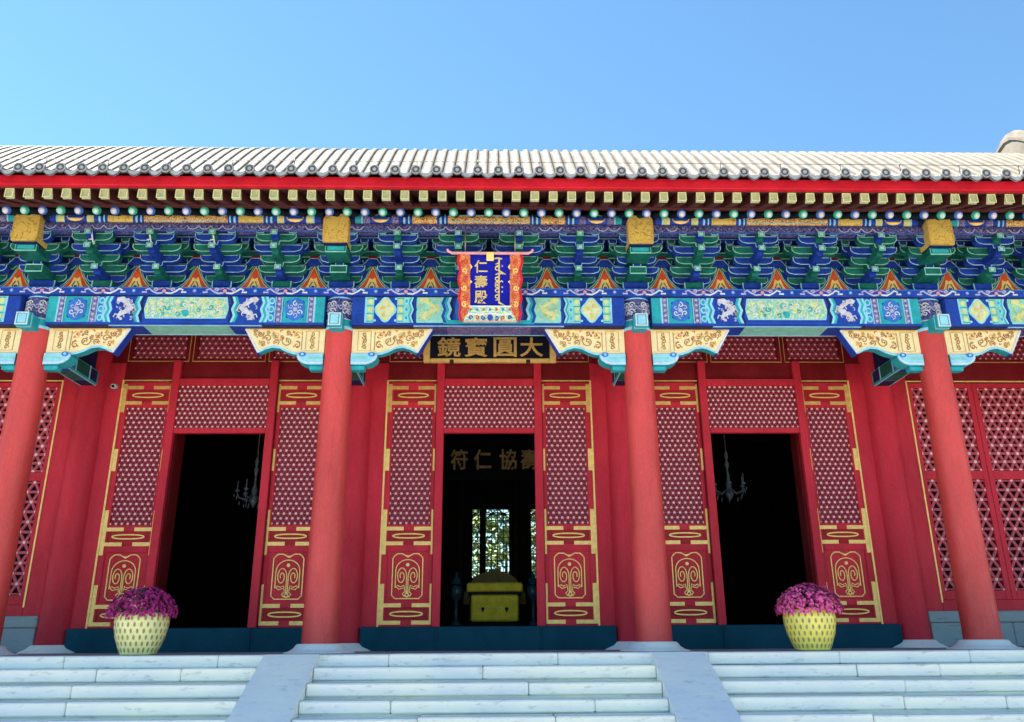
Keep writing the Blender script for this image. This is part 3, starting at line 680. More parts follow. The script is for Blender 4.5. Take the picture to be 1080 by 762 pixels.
# eave beam (blue band with cloud scrolls) and painted purlins
b = MB(); b.box(-15.7, 15.7, -.68, -.54, 5.775, 5.905, SCROLLB, .004); b.rect(-15.6, 15.6, 5.775, 5.787, -.684, MIDBLUE, .004); x = -11
rnd = random.Random(8)
while x < 11:
    b.strip([(x, 5.86), (x+.04, 5.81), (x+.085, 5.80), (x+.13, 5.81), (x+.17, 5.86)], .014, -.685, SCROLLV if rnd.random() < .5 else LAV, .006); b.disc(x+.085, 5.845, .022, -.685, SCROLLV, .006, 7); x += .17
b.build('eave_beam', H)
def purlin(kind):
    b = MB(); yc, zc, r = -.60, 5.995, .10; n = 10
    def seg(xa, xb, mat, rr=r):
        n0 = len(b.v)
        for x in (xa, xb): b.v += [(x, yc+rr*math.cos(a), zc+rr*math.sin(a)) for a in [math.pi*.45+k*math.pi*1.2/n for k in range(n+1)]]
        for k in range(n): b.face([n0+k, n0+k+1, n0+n+2+k, n0+n+1+k], mat, True)
    gm = SCROLLG if kind == 'A' else BRIGHTGOLD
    for s in (-1, 1):
        T = lambda a, c, m, rr=r: seg(min(s*a, s*c), max(s*a, s*c), m, rr)
        T(1.95, 2.2, NAVY); T(1.86, 1.95, TEAL if kind == 'A' else BLUE); T(1.84, 1.86, PALEBLUE, r+.004); T(1.74, 1.84, SCROLLV if kind == 'A' else LEMON); T(1.42, 1.74, BLUE); T(1.32, 1.42, SCROLLV if kind == 'A' else LEMON)
        T(1.12, 1.32, BLUE); T(1.16, 1.18, PALEBLUE, r+.004); T(1.22, 1.25, PALEBLUE, r+.004); T(.76, 1.12, gm); T(.6, .76, BLUE); T(.63, .65, PALEBLUE, r+.004); T(.69, .72, PALEBLUE, r+.004)
        # medallion laid on the purlin
        n0 = len(b.v)
        for k in range(12):
            a = k*math.pi/6; u = .13*math.cos(a); v = .075*math.sin(a); ang = math.pi+v/r*-1
            b.v.append((s*1.58+u, yc+(r+.006)*math.cos(ang), zc+(r+.006)*math.sin(ang)))
        b.face([n0+k for k in range(12)], GOLD if kind == 'A' else PALEGOLD)
    seg(-.6, .6, gm if kind == 'A' else SCROLLG)
    for (za) in (.86, 1.18):
        b.tube([(-.58, yc+(r+.002)*math.cos(math.pi*za), zc+(r+.002)*math.sin(math.pi*za)), (.58, yc+(r+.002)*math.cos(math.pi*za), zc+(r+.002)*math.sin(math.pi*za))], .008, PALEBLUE, 4)
    return b
pu = {}
for i, X in enumerate(BAYX):
    k = 'A' if abs(i-3) in (0, 2) else 'B'
    if k in pu: dup(pu[k], (X, 0, 0))
    else: pu[k] = purlin(k).build('painted_purlin', H, (X, 0, 0))
# round rafters (heads alternately green and blue) and square flying rafters
PIT = .244
RAFTD = paint('rafter_dark', (.004, .012, .02), .7, .4, 6, 0, spec=.1)  # near-black bodies: shade under the eave is put into their paint
def rafter(mhead):
    b = MB(); b.tube([(0, -1.30, 5.755), (0, -.55, 6.125), (0, .1, 6.45)], (.050), RAFTD, 12, True, True)
    d = Vector((0, -1, -.49)).normalized(); c = Vector((0, -1.30, 5.755)); a = Vector((1, 0, 0)); u = a.cross(d).normalized(); n0 = len(b.v)
    for (rr, off) in ((.064, 0), (.062, .012), (.05, .026), (.0, .034)):
        for k in range(12): b.v.append(tuple(c+d*off+(a*math.cos(k*math.pi/6)+u*math.sin(k*math.pi/6))*max(rr, .002)))
    for j in range(3):
        for k in range(12):
            l = (k+1) % 12; b.face([n0+j*12+k, n0+j*12+l, n0+(j+1)*12+l, n0+(j+1)*12+k], mhead, True)
    for k in range(10):                              # pale pearl painted on the head
        pass
    q = c+d*.039+u*.010
    n0 = len(b.v)
    for k in range(10): b.v.append(tuple(q+(a*math.cos(k*math.pi/5)+u*math.sin(k*math.pi/5))*.043))
    b.face([n0+k for k in range(10)], MINT if mhead is GH else LAV)
    q = q+d*.003+u*.004; n0 = len(b.v)
    for k in range(8): b.v.append(tuple(q+(a*math.cos(k*math.pi/4)+u*math.sin(k*math.pi/4))*.026))
    b.face([n0+k for k in range(8)], WHITE)
    return b
GH = paint('rafter_head_green', (.02, .36, .26), .5, .2, 10, 0); BH = paint('rafter_head_blue', (.04, .15, .50), .5, .2, 10, 0)
b = MB(); b.obox((0, -1.86, 5.685), (0, -1.1, 5.985), .115, .135, BROWN, SQEND)
b.strip([(-.05, 5.625), (.05, 5.625), (.05, 5.745), (-.05, 5.745)], .012, -1.893, LEMON, .012, True)
fly = b.build('flying_rafter', H, (-50*PIT+.122, 0, 0))
rg, rb = rafter(GH).build('round_rafter', H, (-50*PIT, 0, 0)), rafter(BH).build('round_rafter', H, (-49*PIT, 0, 0))
for k in range(-48, 50): dup(rg if k % 2 == 0 else rb, (k*PIT, 0, 0))
for k in range(-49, 50): dup(fly, (k*PIT+.122-.0, 0, 0))
# boards above the rafters
b = MB(); b.obox((0, -1.30, 5.845), (0, .1, 6.535), 31.6, .02, BROWN); b.box(-15.8, 15.8, -1.36, -1.29, 5.80, 5.868, BROWN, .006); b.build('rafter_board', H)
b = MB(); b.obox((0, -1.90, 5.755), (0, -1.1, 6.07), 31.6, .02, BROWN); b.build('flying_rafter_board', H)
b = MB(); b.box(-15.8, 15.8, -1.98, -1.90, 5.752, 5.90, REDFASC, .012)
b.build('eave_fascia', H)

# roof: concave slope with rolled crest
PROF = [(-2.08, 5.905), (-1.5, 6.13), (-.8, 6.42), (0, 6.79), (1, 7.31), (2, 7.88), (3, 8.5), (4, 9.22), (5, 10.02), (5.8, 10.78), (6.4, 11.38), (6.9, 11.88), (7.3, 12.26), (7.6, 12.52), (7.85, 12.68), (8.1, 12.74)]
PROF2 = PROF+[(16.2-y, z) for y, z in PROF[-2::-1]]
TP = .268
section = []
for k in range(9):
    a = math.pi*k/8; section.append((-.068*math.cos(a), .052*math.sin(a)))
for k in range(1, 6):
    t = k/6; section.append((.068+(TP-.136)*t, -.018*math.sin(math.pi*t)))
def roofmesh(prof, x0, cnt):
    b = MB(); ns = len(section); tot = cnt*ns
    for (y, z) in prof:
        for c in range(cnt):
            for (u, h) in section: b.v.append((x0+c*TP+u, y, z+h))
    N = cnt*ns
    for j in range(len(prof)-1):
        for i in range(N-1): b.face([j*N+i, j*N+i+1, (j+1)*N+i+1, (j+1)*N+i], TILE, True)
    return b
NT = 120
RX0 = -NT/2*TP+.13
rb_ = roofmesh(PROF2, RX0, NT); rb_.box(-15.7, 15.7, -1.95, -1.2, 5.88, 5.90, BROWN) if False else None
roof = rb_.build('tiled_roof', H)
# ends of the tile rows along the eave
b = MB(); y = -2.10; z = 5.935
b.v = []; P = [(.064*math.cos(k*math.pi/8), .064*math.sin(k*math.pi/8)) for k in range(16)]
b.poly([(p[0], z+p[1]) for p in P], y, TILEEND, .03)
b.strip([(p[0]*.90, z+p[1]*.90) for p in P], .016, y-.008, DRIP, .012, True); b.disc(0, z, .026, y-.009, DRIP, .012, 8)
for k in range(5):
    a = k*1.257; b.disc(.04*math.cos(a), z+.04*math.sin(a), .011, y-.008, TILE, .01, 6)
et = b.build('round_tile_end', roof, (RX0, 0, 0))
b = MB(); P = [(-.092, 5.925), (-.078, 5.872), (-.04, 5.838), (0, 5.824), (.04, 5.838), (.078, 5.872), (.092, 5.925), (.05, 5.90), (0, 5.892), (-.05, 5.90)]
b.poly(P, -2.09, DRIP, .02, True); b.strip(P[:7], .012, -2.095, TILEEND, .01)
dt = b.build('drip_tile', roof, (RX0+TP/2, 0, 0))
idx = list(range(NT)); mid = [i for i in idx if 10 <= i < 110]; rest = [i for i in idx if not 10 <= i < 110]
et.location.x = RX0+mid[0]*TP; dt.location.x = RX0+(mid[0]+.5)*TP
for i in mid[1:]:
    dup(et, (RX0+i*TP, 0, 0)); dup(dt, (RX0+(i+.5)*TP, 0, 0))
b = MB()
for i in rest:
    b.disc(RX0+i*TP, 5.935, .064, -2.10, TILEEND, .03, 12); b.poly([(p[0]+RX0+(i+.5)*TP, p[1]) for p in P], -2.09, TILEEND, .02)
o = b.build('tile_end', roof); o['kind'] = 'stuff'
# gable ridges that ride over the crest
for X in (-14.5, 14.5):
    b = MB(); n0 = 0
    Q = [(y, z) for y, z in PROF2 if 1.5 < y < 14.7]
    for (y, z) in Q:
        hgt = .78
        for (u, h) in ((-.16, -.05), (-.16, hgt*.55), (-.20, hgt*.6), (-.20, hgt*.72), (-.12, hgt*.75), (-.10, hgt*.93), (0, hgt), (.10, hgt*.93), (.12, hgt*.75), (.20, hgt*.72), (.20, hgt*.6), (.16, hgt*.55), (.16, -.05)): b.v.append((X+u, y, z+h))
    for j in range(len(Q)-1):
        for i in range(12): b.face([j*13+i, j*13+i+1, (j+1)*13+i+1, (j+1)*13+i], TILE)
    for j in (0, len(Q)-1): b.face([j*13+i for i in range(13)], TILE)
    b.build('roof_ridge', roof)
# lightning conductor wire on its small posts along the eave
b = MB(); k = 0
for i in range(8, NT-8, 3):
    x = RX0+i*TP; b.tube([(x, -1.98, 5.98), (x, -1.98, 6.16)], .007, TILEEND, 4)
b.tube([(RX0+8*TP, -1.98, 6.13), (RX0+(NT-8)*TP, -1.98, 6.13)], .005, TILEEND, 4); b.build('lightning_wire', roof)

# ------------------------------------------------------------------ front wall: doors and windows
def lattice(b, x0, x1, z0, z1, a, y, bar, dot, mbar=None, mdot=None, mback=None, depth=.02, nd=7):
    mbar = mbar or LATT; mdot = mdot or STUD
    if mback: b.rect(x0, x1, z0, z1, y+depth, mback, .01)
    h = a*math.sqrt(3)/2
    nz = max(1, round((z1-z0)/h)); h = (z1-z0)/nz; nx = max(1, round((x1-x0)/a)); a = (x1-x0)/nx
    for j in range(nz+1):
        zz = z0+j*h; b.rect(x0, x1, max(z0, zz-bar/2), min(z1, zz+bar/2), y, mbar, depth)
    for sgn in (1, -1):
        k = -2*nz
        for k in range(-nz-2, nx+nz+2):
            # line through (x0+k*a, z0) going up with run a/2 per h
            xa, za, xb, zb = x0+k*a, z0, x0+k*a+sgn*nz*a/2, z1
            t0, t1 = 0.0, 1.0; dx = xb-xa
            for lim, s2 in ((x0, 1), (x1, -1)):
                fa, fb = s2*(xa-lim), s2*(xb-lim)
                if fa < 0 and fb < 0: t0, t1 = 1, 0
                elif fa < 0: t0 = max(t0, fa/(fa-fb))
                elif fb < 0: t1 = min(t1, fa/(fa-fb))
            if t1-t0 > .001: b.strip([(xa+dx*t0, za+(z1-z0)*t0), (xa+dx*t1, za+(z1-z0)*t1)], bar, y+(.002 if sgn > 0 else .004), mbar, depth-.005)
    for j in range(nz+1):
        for i in range(nx+1):
            xx = x0+i*a+(a/2 if j % 2 else 0)
            if xx <= x1+.001: b.disc(xx, z0+j*h, dot, y-.012, mdot, .012, nd, dome=.012)
LW = .86      # leaf width
def leaf():
    """door leaf, hinge-side at x=0, going +x"""
    b = MB(); y = 0; Z0, Z1_ = .345, 4.265
    st = .105
    b.box(0, st, y, y+.07, Z0, Z1_, CRIM, .006); b.box(LW-st, LW, y, y+.07, Z0, Z1_, CRIM, .006)
    for (a, c) in ((4.13, Z1_), (3.82, 3.92), (1.80, 1.90), (1.47, 1.58), (.63, .73), (Z0, .44)): b.box(st, LW-st, y, y+.068, a, c, CRIM, .005)
    for (a, c) in ((3.92, 4.13), (1.58, 1.80), (.44, .63)): b.rect(st, LW-st, a, c, y+.018, MIDRED, .03)
    b.rect(st, LW-st, .73, 1.47, y+.02, CRIM, .03)
    b.rect(st, LW-st, 1.90, 3.82, y+.055, MAROON, .01)
    o = b.build('door_leaf', H)
    b = MB(); lattice(b, st, LW-st, 1.92, 3.81, .090, y+.026, .015, .0215); b.build('lattice_panel', o)
    # gilt mounts: angle pieces on both stiles at each rail, a short plate at mid height, a long ring in each rail
    yy = y-.008
    for xe, sg in ((.012, 1), (LW-.077, -1)):
        for (za, zb, m, zl, zh) in ((3.74, 4.225, GOLD, 3.90, 4.165), (1.43, 2.13, PALEGOLD, 1.60, 1.83), (.376, .98, PALEGOLD, .405, .66)):
            b = MB(); b.rect(xe, xe+.065, za, zb, yy, m, .01)
            for zz in (zl, zh):
                xa = xe+.065 if sg > 0 else xe; b.rect(min(xa, xa+sg*.27), max(xa, xa+sg*.27), zz-.029, zz+.029, yy+.0005, m, .0095)
            b.build('gilt_mount', o)
        b = MB(); b.rect(xe, xe+.065, 2.76, 3.12, yy, PALEGOLD, .01); b.build('gilt_plate', o)
    for (zl, zh) in ((3.90, 4.165), (1.60, 1.83), (.405, .66)):
        b = MB(); cz, cx, r, L = (zl+zh)/2, LW/2, (zh-zl)*.14, .25
        P = [(cx+L*math.cos(t_), cz+r*math.sin(t_)) for t_ in [k*2*math.pi/28 for k in range(28)]]
        P = [(cx+math.copysign(min(abs(p[0]-cx)**.8*L**.2, L), p[0]-cx), p[1]) for p in P]
        b.strip(P, .02, yy, PALEGOLD, .008, True); b.build('gilt_ring', o)
    # carved ruyi panel
    b = MB(); cx = LW/2; yy = y+.004; z0, z1 = .76, 1.44; hw = .235; c = .05
    P = [(cx-hw+c, z0), (cx-.09, z0+.0), (cx+.09, z0), (cx+hw-c, z0), (cx+hw, z0+c), (cx+hw, z1-c-.02), (cx+hw-.03, z1-.03), (cx+hw-c-.02, z1), (cx+.09, z1), (cx, z1-.045), (cx-.09, z1), (cx-hw+c+.02, z1), (cx-hw+.03, z1-.03), (cx-hw, z1-c-.02), (cx-hw, z0+c)]
    b.strip(P, .016, yy, PALEGOLD, .016, True)
    A = [(cx-.185, z0+.16)]+[(cx-.185*math.cos(t*math.pi/12), z0+.42+.17*math.sin(t*math.pi/12)) for t in range(13)]+[(cx+.185, z0+.16)]
    b.strip(A, .014, yy, PALEGOLD, .016); b.disc(cx, z1-.17, .028, yy, PALEGOLD, .016, 9)
    b.poly([(cx-.06, z1-.025), (cx, z1-.06), (cx+.06, z1-.025)], yy, PALEGOLD, .016)
    for s in (-1, 1):
        sp = [(cx+s*(.092-(.08-.062*t/34)*math.cos(t*.30)), z0+.335+(.145-.115*t/34)*math.sin(t*.30)) for t in range(35)]
        b.strip([(cx+s*.014, z0+.08), (cx+s*.012, z0+.25)]+sp, .014, yy, PALEGOLD, .016)
        b.strip([(cx+s*.155, z0+.20), (cx+s*.10, z0+.175), (cx+s*.05, z0+.20), (cx+s*.035, z0+.12)], .013, yy-.0008, PALEGOLD, .016)
        b.strip([(cx+s*.04, z0+.03), (cx+s*.07, z0+.07), (cx+s*.03, z0+.11)], .015, yy-.001, PALEGOLD, .016)
        b.strip([(cx+s*.185, z0+.2), (cx+s*.13, z0+.14), (cx+s*.06, z0+.16)], .014, yy-.001, PALEGOLD, .016)
    b.poly([(cx-.045, z0+.04), (cx, z0+.012), (cx+.045, z0+.04), (cx, z0+.12)], yy-.002, PALEGOLD, .016); b.disc(cx, z0+.055, .018, yy-.006, CRIM, .01, 6)
    b.build('carved_panel', o)
    return o
leaf0 = leaf()
YL = 1.83
first = True
def add(o0, loc, state={}):
    if o0.name not in state: state[o0.name] = 1; o0.location = loc; return o0
    return dup(o0, loc)
# door bay parts, built round x = 0
def doorbay_parts():
    D = {}
    for s in (-1, 1):      # jamb boards with gilt edging
        b = MB(); b.box(min(s*1.70, s*1.98), max(s*1.70, s*1.98), YL-.005, YL+.10, .345, 4.6, CRIM, .004); D['door_jamb%d' % s] = b
        b = MB(); b.box(min(s*1.688, s*1.716), max(s*1.688, s*1.716), YL-.018, YL-.0055, .345, 4.295, PALEGOLD)
        b.box(min(s*.86, s*1.6875), max(s*.86, s*1.6875), YL-.018, YL-.003, 4.275, 4.297, GOLD); D['gilt_edging%d' % s] = b
    b = MB(); b.box(-1.98, 1.98, YL+.004, YL+.12, 4.298, 4.62, DARKRED, .005); b.box(-1.98, 1.98, YL+.03, YL+.12, 5.24, 5.6, DARKRED); D['door_lintel'] = b
    b = MB(); b.box(-1.95, 1.95, YL-.11, YL+.12, -.01, .343, THRESH, .012)
    for s in (-1, 1): b.box(s*.80-.012, s*.80+.012, YL-.135, YL-.11, .0, .335, THRESH, .004)
    D['threshold'] = b
    b = MB()      # outer door frame with its lattice transom
    for s in (-1, 1): b.box(min(s*.745, s*.875), max(s*.745, s*.875), YL-.10, YL-.004, .343, 4.62, CRIM, .008); b.box(min(s*.80, s*.885), max(s*.80, s*.885), YL-.06, YL+.06, .343, 4.27, DARKRED)
    b.box(-.744, .744, YL-.095, YL-.01, 3.365, 3.46, CRIM, .008); b.box(-.744, .744, YL-.095, YL-.01, 4.175, 4.30, CRIM, .006)
    b.rect(-.744, .744, 3.46, 4.175, YL-.03, MAROON, .02)
    D['door_frame'] = b
    b = MB(); lattice(b, -.735, .735, 3.475, 4.165, .086, YL-.062, .015, .0205); D['transom_lattice'] = b
    b = MB()      # upper transom windows
    for (xa, xb) in ((-1.93, -1.70), (-1.70, -.66), (-.62, .62), (.66, 1.70), (1.70, 1.93)):
        if xb-xa < .5: b.box(xa, xb, YL, YL+.09, 4.621, 5.24, DARKRED, .004); continue
        b.box(xa, xa+.08, YL+.01, YL+.08, 4.621, 5.24, DARKRED, .004); b.box(xb-.08, xb, YL+.01, YL+.08, 4.621, 5.24, DARKRED, .004)
        b.box(xa+.08, xb-.08, YL+.01, YL+.08, 4.621, 4.69, DARKRED, .004); b.rect(xa+.08, xb-.08, 4.69, 5.24, YL+.05, MAROON, .02)
        b.strip([(xa+.012, 5.24), (xa+.012, 4.632), (xb-.012, 4.632), (xb-.012, 5.24)], .014, YL+.004, GOLD, .008)
    for xm in (-.64, .64): b.box(xm-.02, xm+.02, YL+.02, YL+.08, 4.621, 5.24, DARKRED)
    D['upper_transom'] = b
    b = MB()
    for (xa, xb) in ((-1.70, -.66), (-.62, .62), (.66, 1.70)): lattice(b, xa+.1, xb-.1, 4.70, 5.22, .10, YL+.025, .018, .02, LATT, STUD)
    D['upper_lattice'] = b
    return D
DP = doorbay_parts(); DO = {}
for n_, b in DP.items():
    if n_ in ('transom_lattice', 'upper_lattice'): continue
    DO[n_] = b.build(n_.rstrip('-1'), H, (-S, 0, 0))
DP['transom_lattice'].build('lattice_panel', DO['door_frame']); DP['upper_lattice'].build('lattice_panel', DO['upper_transom'])
for X in (0, S):
    for n_ in DO: dup(DO[n_], (X, 0, 0))
for X in (-S, 0, S):
    for xl in (-1.70, .84): add(leaf0, (X+xl, YL, 0))
# inner leaves standing folded open behind the frame
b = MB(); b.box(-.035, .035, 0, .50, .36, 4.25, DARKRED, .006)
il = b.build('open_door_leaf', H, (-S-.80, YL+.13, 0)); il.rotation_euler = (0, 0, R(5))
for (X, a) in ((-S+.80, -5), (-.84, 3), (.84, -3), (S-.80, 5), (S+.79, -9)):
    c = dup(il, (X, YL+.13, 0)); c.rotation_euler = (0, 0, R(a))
# window bays
def window_leaf(wd):
    b = MB(); y = 0; st = .085
    b.box(0, st, y, y+.07, .70, 4.26, CRIM, .005); b.box(wd-st, wd, y, y+.07, .70, 4.26, CRIM, .005)
    for (a, c) in ((4.17, 4.26), (2.60, 2.75), (.70, .84)): b.box(st, wd-st, y+.002, y+.068, a, c, CRIM, .005)
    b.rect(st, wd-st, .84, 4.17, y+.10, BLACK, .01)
    o = b.build('window_leaf', H)
    b = MB(); lattice(b, st, wd-st, .85, 2.59, .19, y+.02, .042, .026, WLATT, STUD, None, .035); b.build('lattice_panel', o)
    b = MB(); lattice(b, st, wd-st, 2.76, 4.16, .155, y+.02, .044, .028, WLATT, STUD, None, .035); b.build('lattice_panel', o)
    return o
WLW = 3.39/3
wl = window_leaf(WLW-.006)
b = MB()
for s in (-1, 1):
    b.box(min(s*1.70, s*1.98), max(s*1.70, s*1.98), YL-.004, YL+.10, .53, 4.6, CRIM, .004)
    b.box(min(s*1.688, s*1.712), max(s*1.688, s*1.712), YL-.016, YL-.003, .66, 4.29, PALEGOLD)
b.box(-1.70, 1.70, YL-.015, YL, 4.270, 4.290, PALEGOLD); b.box(-1.695, 1.695, YL, YL+.10, .53, .698, CRIM, .005); b.box(-1.98, 1.98, YL+.004, YL+.12, 4.298, 4.62, DARKRED); b.box(-1.98, 1.98, YL+.03, YL+.12, 5.24, 5.6, DARKRED)
wf = b.build('window_frame', H, (2*S, 0, 0))
b = MB(); b.box(-2.0, 2.0, YL-.12, YL+.2, .36, .528, BRICK, .012)
b.box(-1.98, -.7, YL-.10, YL+.2, .0, .358, BRICK, .012); b.box(-.695, .6, YL-.10, YL+.2, .0, .358, BRICK, .012); b.box(.605, 1.98, YL-.10, YL+.2, .0, .358, BRICK, .012)
sw = b.build('sill_wall', H, (2*S, 0, 0))
for X in (-3*S, -2*S, 2*S, 3*S):
    for k in range(3): add(wl, (X-1.695+k*WLW+.003, YL+.01, 0))
    if X != 2*S:
        for o in (wf, sw): dup(o, (X, 0, 0))
    dup(DO['upper_transom'], (X, 0, 0))
# wall above the transoms, porch ceiling, gables, back wall, interior
b = MB(); b.box(-15.6, 15.6, WY-.02, WY+.06, 5.6, 7.6, DARKRED); b.build('upper_wall', H)
b = MB(); b.box(-15.6, 15.6, .16, WY-.02, 5.3, 5.36, NAVY); b.build('porch_ceiling', H)
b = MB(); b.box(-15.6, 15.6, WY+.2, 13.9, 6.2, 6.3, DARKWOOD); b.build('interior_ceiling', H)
for s in (-1, 1):
    b = MB(); xa, xb = sorted((s*15.3, s*15.6)); b.box(xa, xb, WY, 14.2, -.02, 6.4, BRICK)
    prof = [(1.9, 6.4)]+[(y, z-.12) for y, z in PROF2 if 1.9 < y < 14.3]+[(14.2, 6.4)]
    n0 = len(b.v); b.v += [(xa+.05, y, z) for y, z in prof]+[(xb-.05, y, z) for y, z in prof]; n = len(prof)
    b.face([n0+i for i in range(n)], DARKRED); b.face([n0+n+i for i in range(n)], DARKRED); b.build('gable_wall', H)
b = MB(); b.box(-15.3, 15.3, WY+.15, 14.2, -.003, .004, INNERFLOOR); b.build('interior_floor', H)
b = MB(); W1 = [(-.56, -.22), (-.15, .55), (1.22, 1.58)]
zA, zB = 1.9, 3.95
xs = -15.3
for (a, c) in W1+[(15.3, 15.3)]:
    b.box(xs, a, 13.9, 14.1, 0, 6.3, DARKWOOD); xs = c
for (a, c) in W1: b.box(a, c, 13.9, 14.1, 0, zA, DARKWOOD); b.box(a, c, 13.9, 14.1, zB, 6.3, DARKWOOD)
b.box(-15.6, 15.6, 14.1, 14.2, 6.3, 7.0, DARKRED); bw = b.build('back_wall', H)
for i, (a, c) in enumerate(W1):
    b = MB(); n = max(1, round((c-a)/.17))
    for k in range(1, n): b.box(a+(c-a)*k/n-.012, a+(c-a)*k/n+.012, 13.93, 13.96, zA, zB, DARKWOOD)
    for k in range(12): b.box(a, c, 13.935, 13.955, zA+.17*k-.010, zA+.17*k+.010, DARKWOOD)
    for k in range(9): b.strip([(a, zB-.28+.1*(k % 3)), ((a+c)/2, zB-.1*(k % 3)), (c, zB-.28+.1*(k % 3))], .03, 13.94, DARKWOOD, .02)
    b.build('window', bw)
# dark screen with carved uprights behind the throne
b = MB()
for xx in (-.72, -.19, .62, 1.18): b.tube([(xx, 9, 0), (xx, 9, 5)], .07, DARKWOOD, 8)
b.build('interior_post', H)
# lamp hooks on the brackets
b = MB(); b.tube([(-.055, -.72, 5.745), (-.02, -.76, 5.755), (.0, -.76, 5.74), (.01, -.75, 5.66), (.035, -.74, 5.56), (.05, -.73, 5.53)], .011, WHITE, 5); b.tube([(-.03, -.74, 5.60), (.02, -.745, 5.60)], .009, WHITE, 5)
hk = b.build('wire_hook', H, (-5.68, 0, 0))
for X in (-4.86, -3.96): dup(hk, (X, 0, 0))

# ------------------------------------------------------------------ plaques
def tube_rect(b, x0, x1, z0, z1, wd, y, m, th): b.strip([(x0, z0), (x1, z0), (x1, z1), (x0, z1)], wd, y, m, th, True)
pq = thing('name_plaque', 'blue hanging name plaque with gilt characters in a red and gold carved frame', 'plaque', (.02, -.52, 4.46), (R(24), 0, 0)); pq.scale = (.84, 1, .88)
b = MB(); b.box(-.40, .40, .02, .06, .03, 1.07, ROYAL); b.rect(-.335, .335, .25, 1.02, .012, ROYAL, .01); b.build('blue_panel', pq)
for s in (-1, 1):      # flaring carved sides
    b = MB()
    P = [(s*.335, .22), (s*.46, -.02), (s*.50, .10), (s*.47, .22), (s*.51, .36), (s*.475, .5), (s*.515, .66), (s*.48, .8), (s*.52, .95), (s*.50, 1.06), (s*.335, 1.06)]
    b.poly(P if s > 0 else P[::-1], -.02, DRAGONRED, .08, True, ORANGE)
    b.strip([(s*.49, -.02), (s*.52, .12), (s*.49, .22), (s*.53, .36), (s*.495, .5), (s*.535, .66), (s*.50, .8), (s*.54, .95), (s*.52, 1.06)], .04, -.03, REDFASC, .05)
    for k in range(7): b.strip(spiral(s*(.415+.02*(k % 2)), .12+.135*k, .05, 1.2, k, s*(-1)**k, 10), .02, -.03-.0005*k, GOLD if k % 2 else ORANGE, .012)
    for (z, h) in ((.86, .05), (.62, .03)): b.poly([(s*.335, z-h), (s*.30, z), (s*.335, z+h)] if s < 0 else [(s*.335, z-h), (s*.335, z+h), (s*.30, z)], -.012, PALEGOLD, .03)
    b.build('carved_side_frame', pq)
b = MB(); b.poly([(-.45, -.02), (.45, -.02), (.36, .235), (-.36, .235)], -.015, SCROLLP, .06, True, MINT)
b.strip([(-.36, .228), (.36, .228)], .02, -.025, WHITE, .02); b.strip([(-.40, .115), (-.2, .09), (0, .115), (.2, .09), (.40, .115)], .03, -.026, WHITE, .02)
for k in range(7):
    x = -.33+k*.11; b.strip(spiral(x, .04, .04, 1.1, k, (-1)**k, 9), .018, -.0265-.0004*k, ORANGE if k % 2 else BLUE, .015); b.disc(x, .175, .022, -.026, ORANGE if k % 2 == 0 else MIDBLUE, .02, 7)
b.disc(0, .045, .05, -.035, BLUE, .02, 10); b.strip([(-.45, -.022), (.45, -.022)], .022, -.028, PINK, .03); b.build('carved_bottom_frame', pq)
b = MB(); b.box(-.66, .66, -.035, .05, 1.055, 1.10, PINK, .01)
for s in (-1, 1): b.strip([(s*.64, 1.08), (s*.70, 1.10), (s*.72, 1.14)], .035, -.03, PINK, .06)
b.build('top_bar', pq)
b = MB(); b.rect(-.06, .06, .955, 1.09, -.05, PALEGOLD, .06); b.strip([(-.04, 1.0), (.04, 1.0)], .012, -.054, GOLD, .01); b.build('gilt_clasp', pq)
b = MB()
for i, ch in enumerate('仁壽殿'): put_glyph(b, ch, -.155, .865-.245*i, .22, .205, .008, CHARGOLD, .014)
b.build('lettering', pq); b = MB()
# the second column is in Manchu script: a spine with teeth, loops and tails
def manchu(b, cx, z1, words):
    z = z1
    for L, sh in words:
        b.strip([(cx, z), (cx, z-L)], .026, .005, CHARGOLD, .012)
        for (t, kind) in sh:
            zz = z-L*t
            if kind == 't': b.strip([(cx, zz), (cx-.06, zz-.022)], .022, .0045, CHARGOLD, .012, taper=lambda q: 1.1-.5*q)
            if kind == 'l': b.strip([(cx-.03+.033*math.cos(a*.7), zz+.028*math.sin(a*.7)) for a in range(10)], .018, .004, CHARGOLD, .012)
            if kind == 'r': b.strip([(cx, zz), (cx+.05, zz+.025), (cx+.065, zz+.0)], .02, .0042, CHARGOLD, .012)
            if kind == 'd': b.disc(cx+.055, zz, .014, .004, CHARGOLD, .012, 6)
            if kind == 'h': b.strip([(cx-.085, zz+.012), (cx-.02, zz+.022), (cx+.05, zz+.008)], .024, .0043, CHARGOLD, .012)
            if kind == 'e': b.strip([(cx, zz), (cx+.05, zz-.02), (cx+.115, zz-.052)], .03, .0046, CHARGOLD, .012, taper=lambda q: 1.2-.9*q)
        z -= L+.016
manchu(b, .15, .985, [(.20, ((.03, 'h'), (.3, 't'), (.5, 't'), (.55, 'd'), (.75, 'l'), (.97, 'e'))), (.26, ((.04, 't'), (.12, 'r'), (.25, 't'), (.38, 'l'), (.5, 't'), (.6, 'r'), (.7, 'l'), (.82, 'l'), (.9, 'd'), (.97, 't'))), (.215, ((.05, 'l'), (.15, 'd'), (.35, 't'), (.5, 'l'), (.7, 't'), (.97, 'e')))])
b.build('lettering', pq)
for x in (-.42, .42): b = MB(); b.tube([(x, .03, 1.08), (x, .10, 1.42)], .012, BRASS, 5); b.build('hanger', pq)

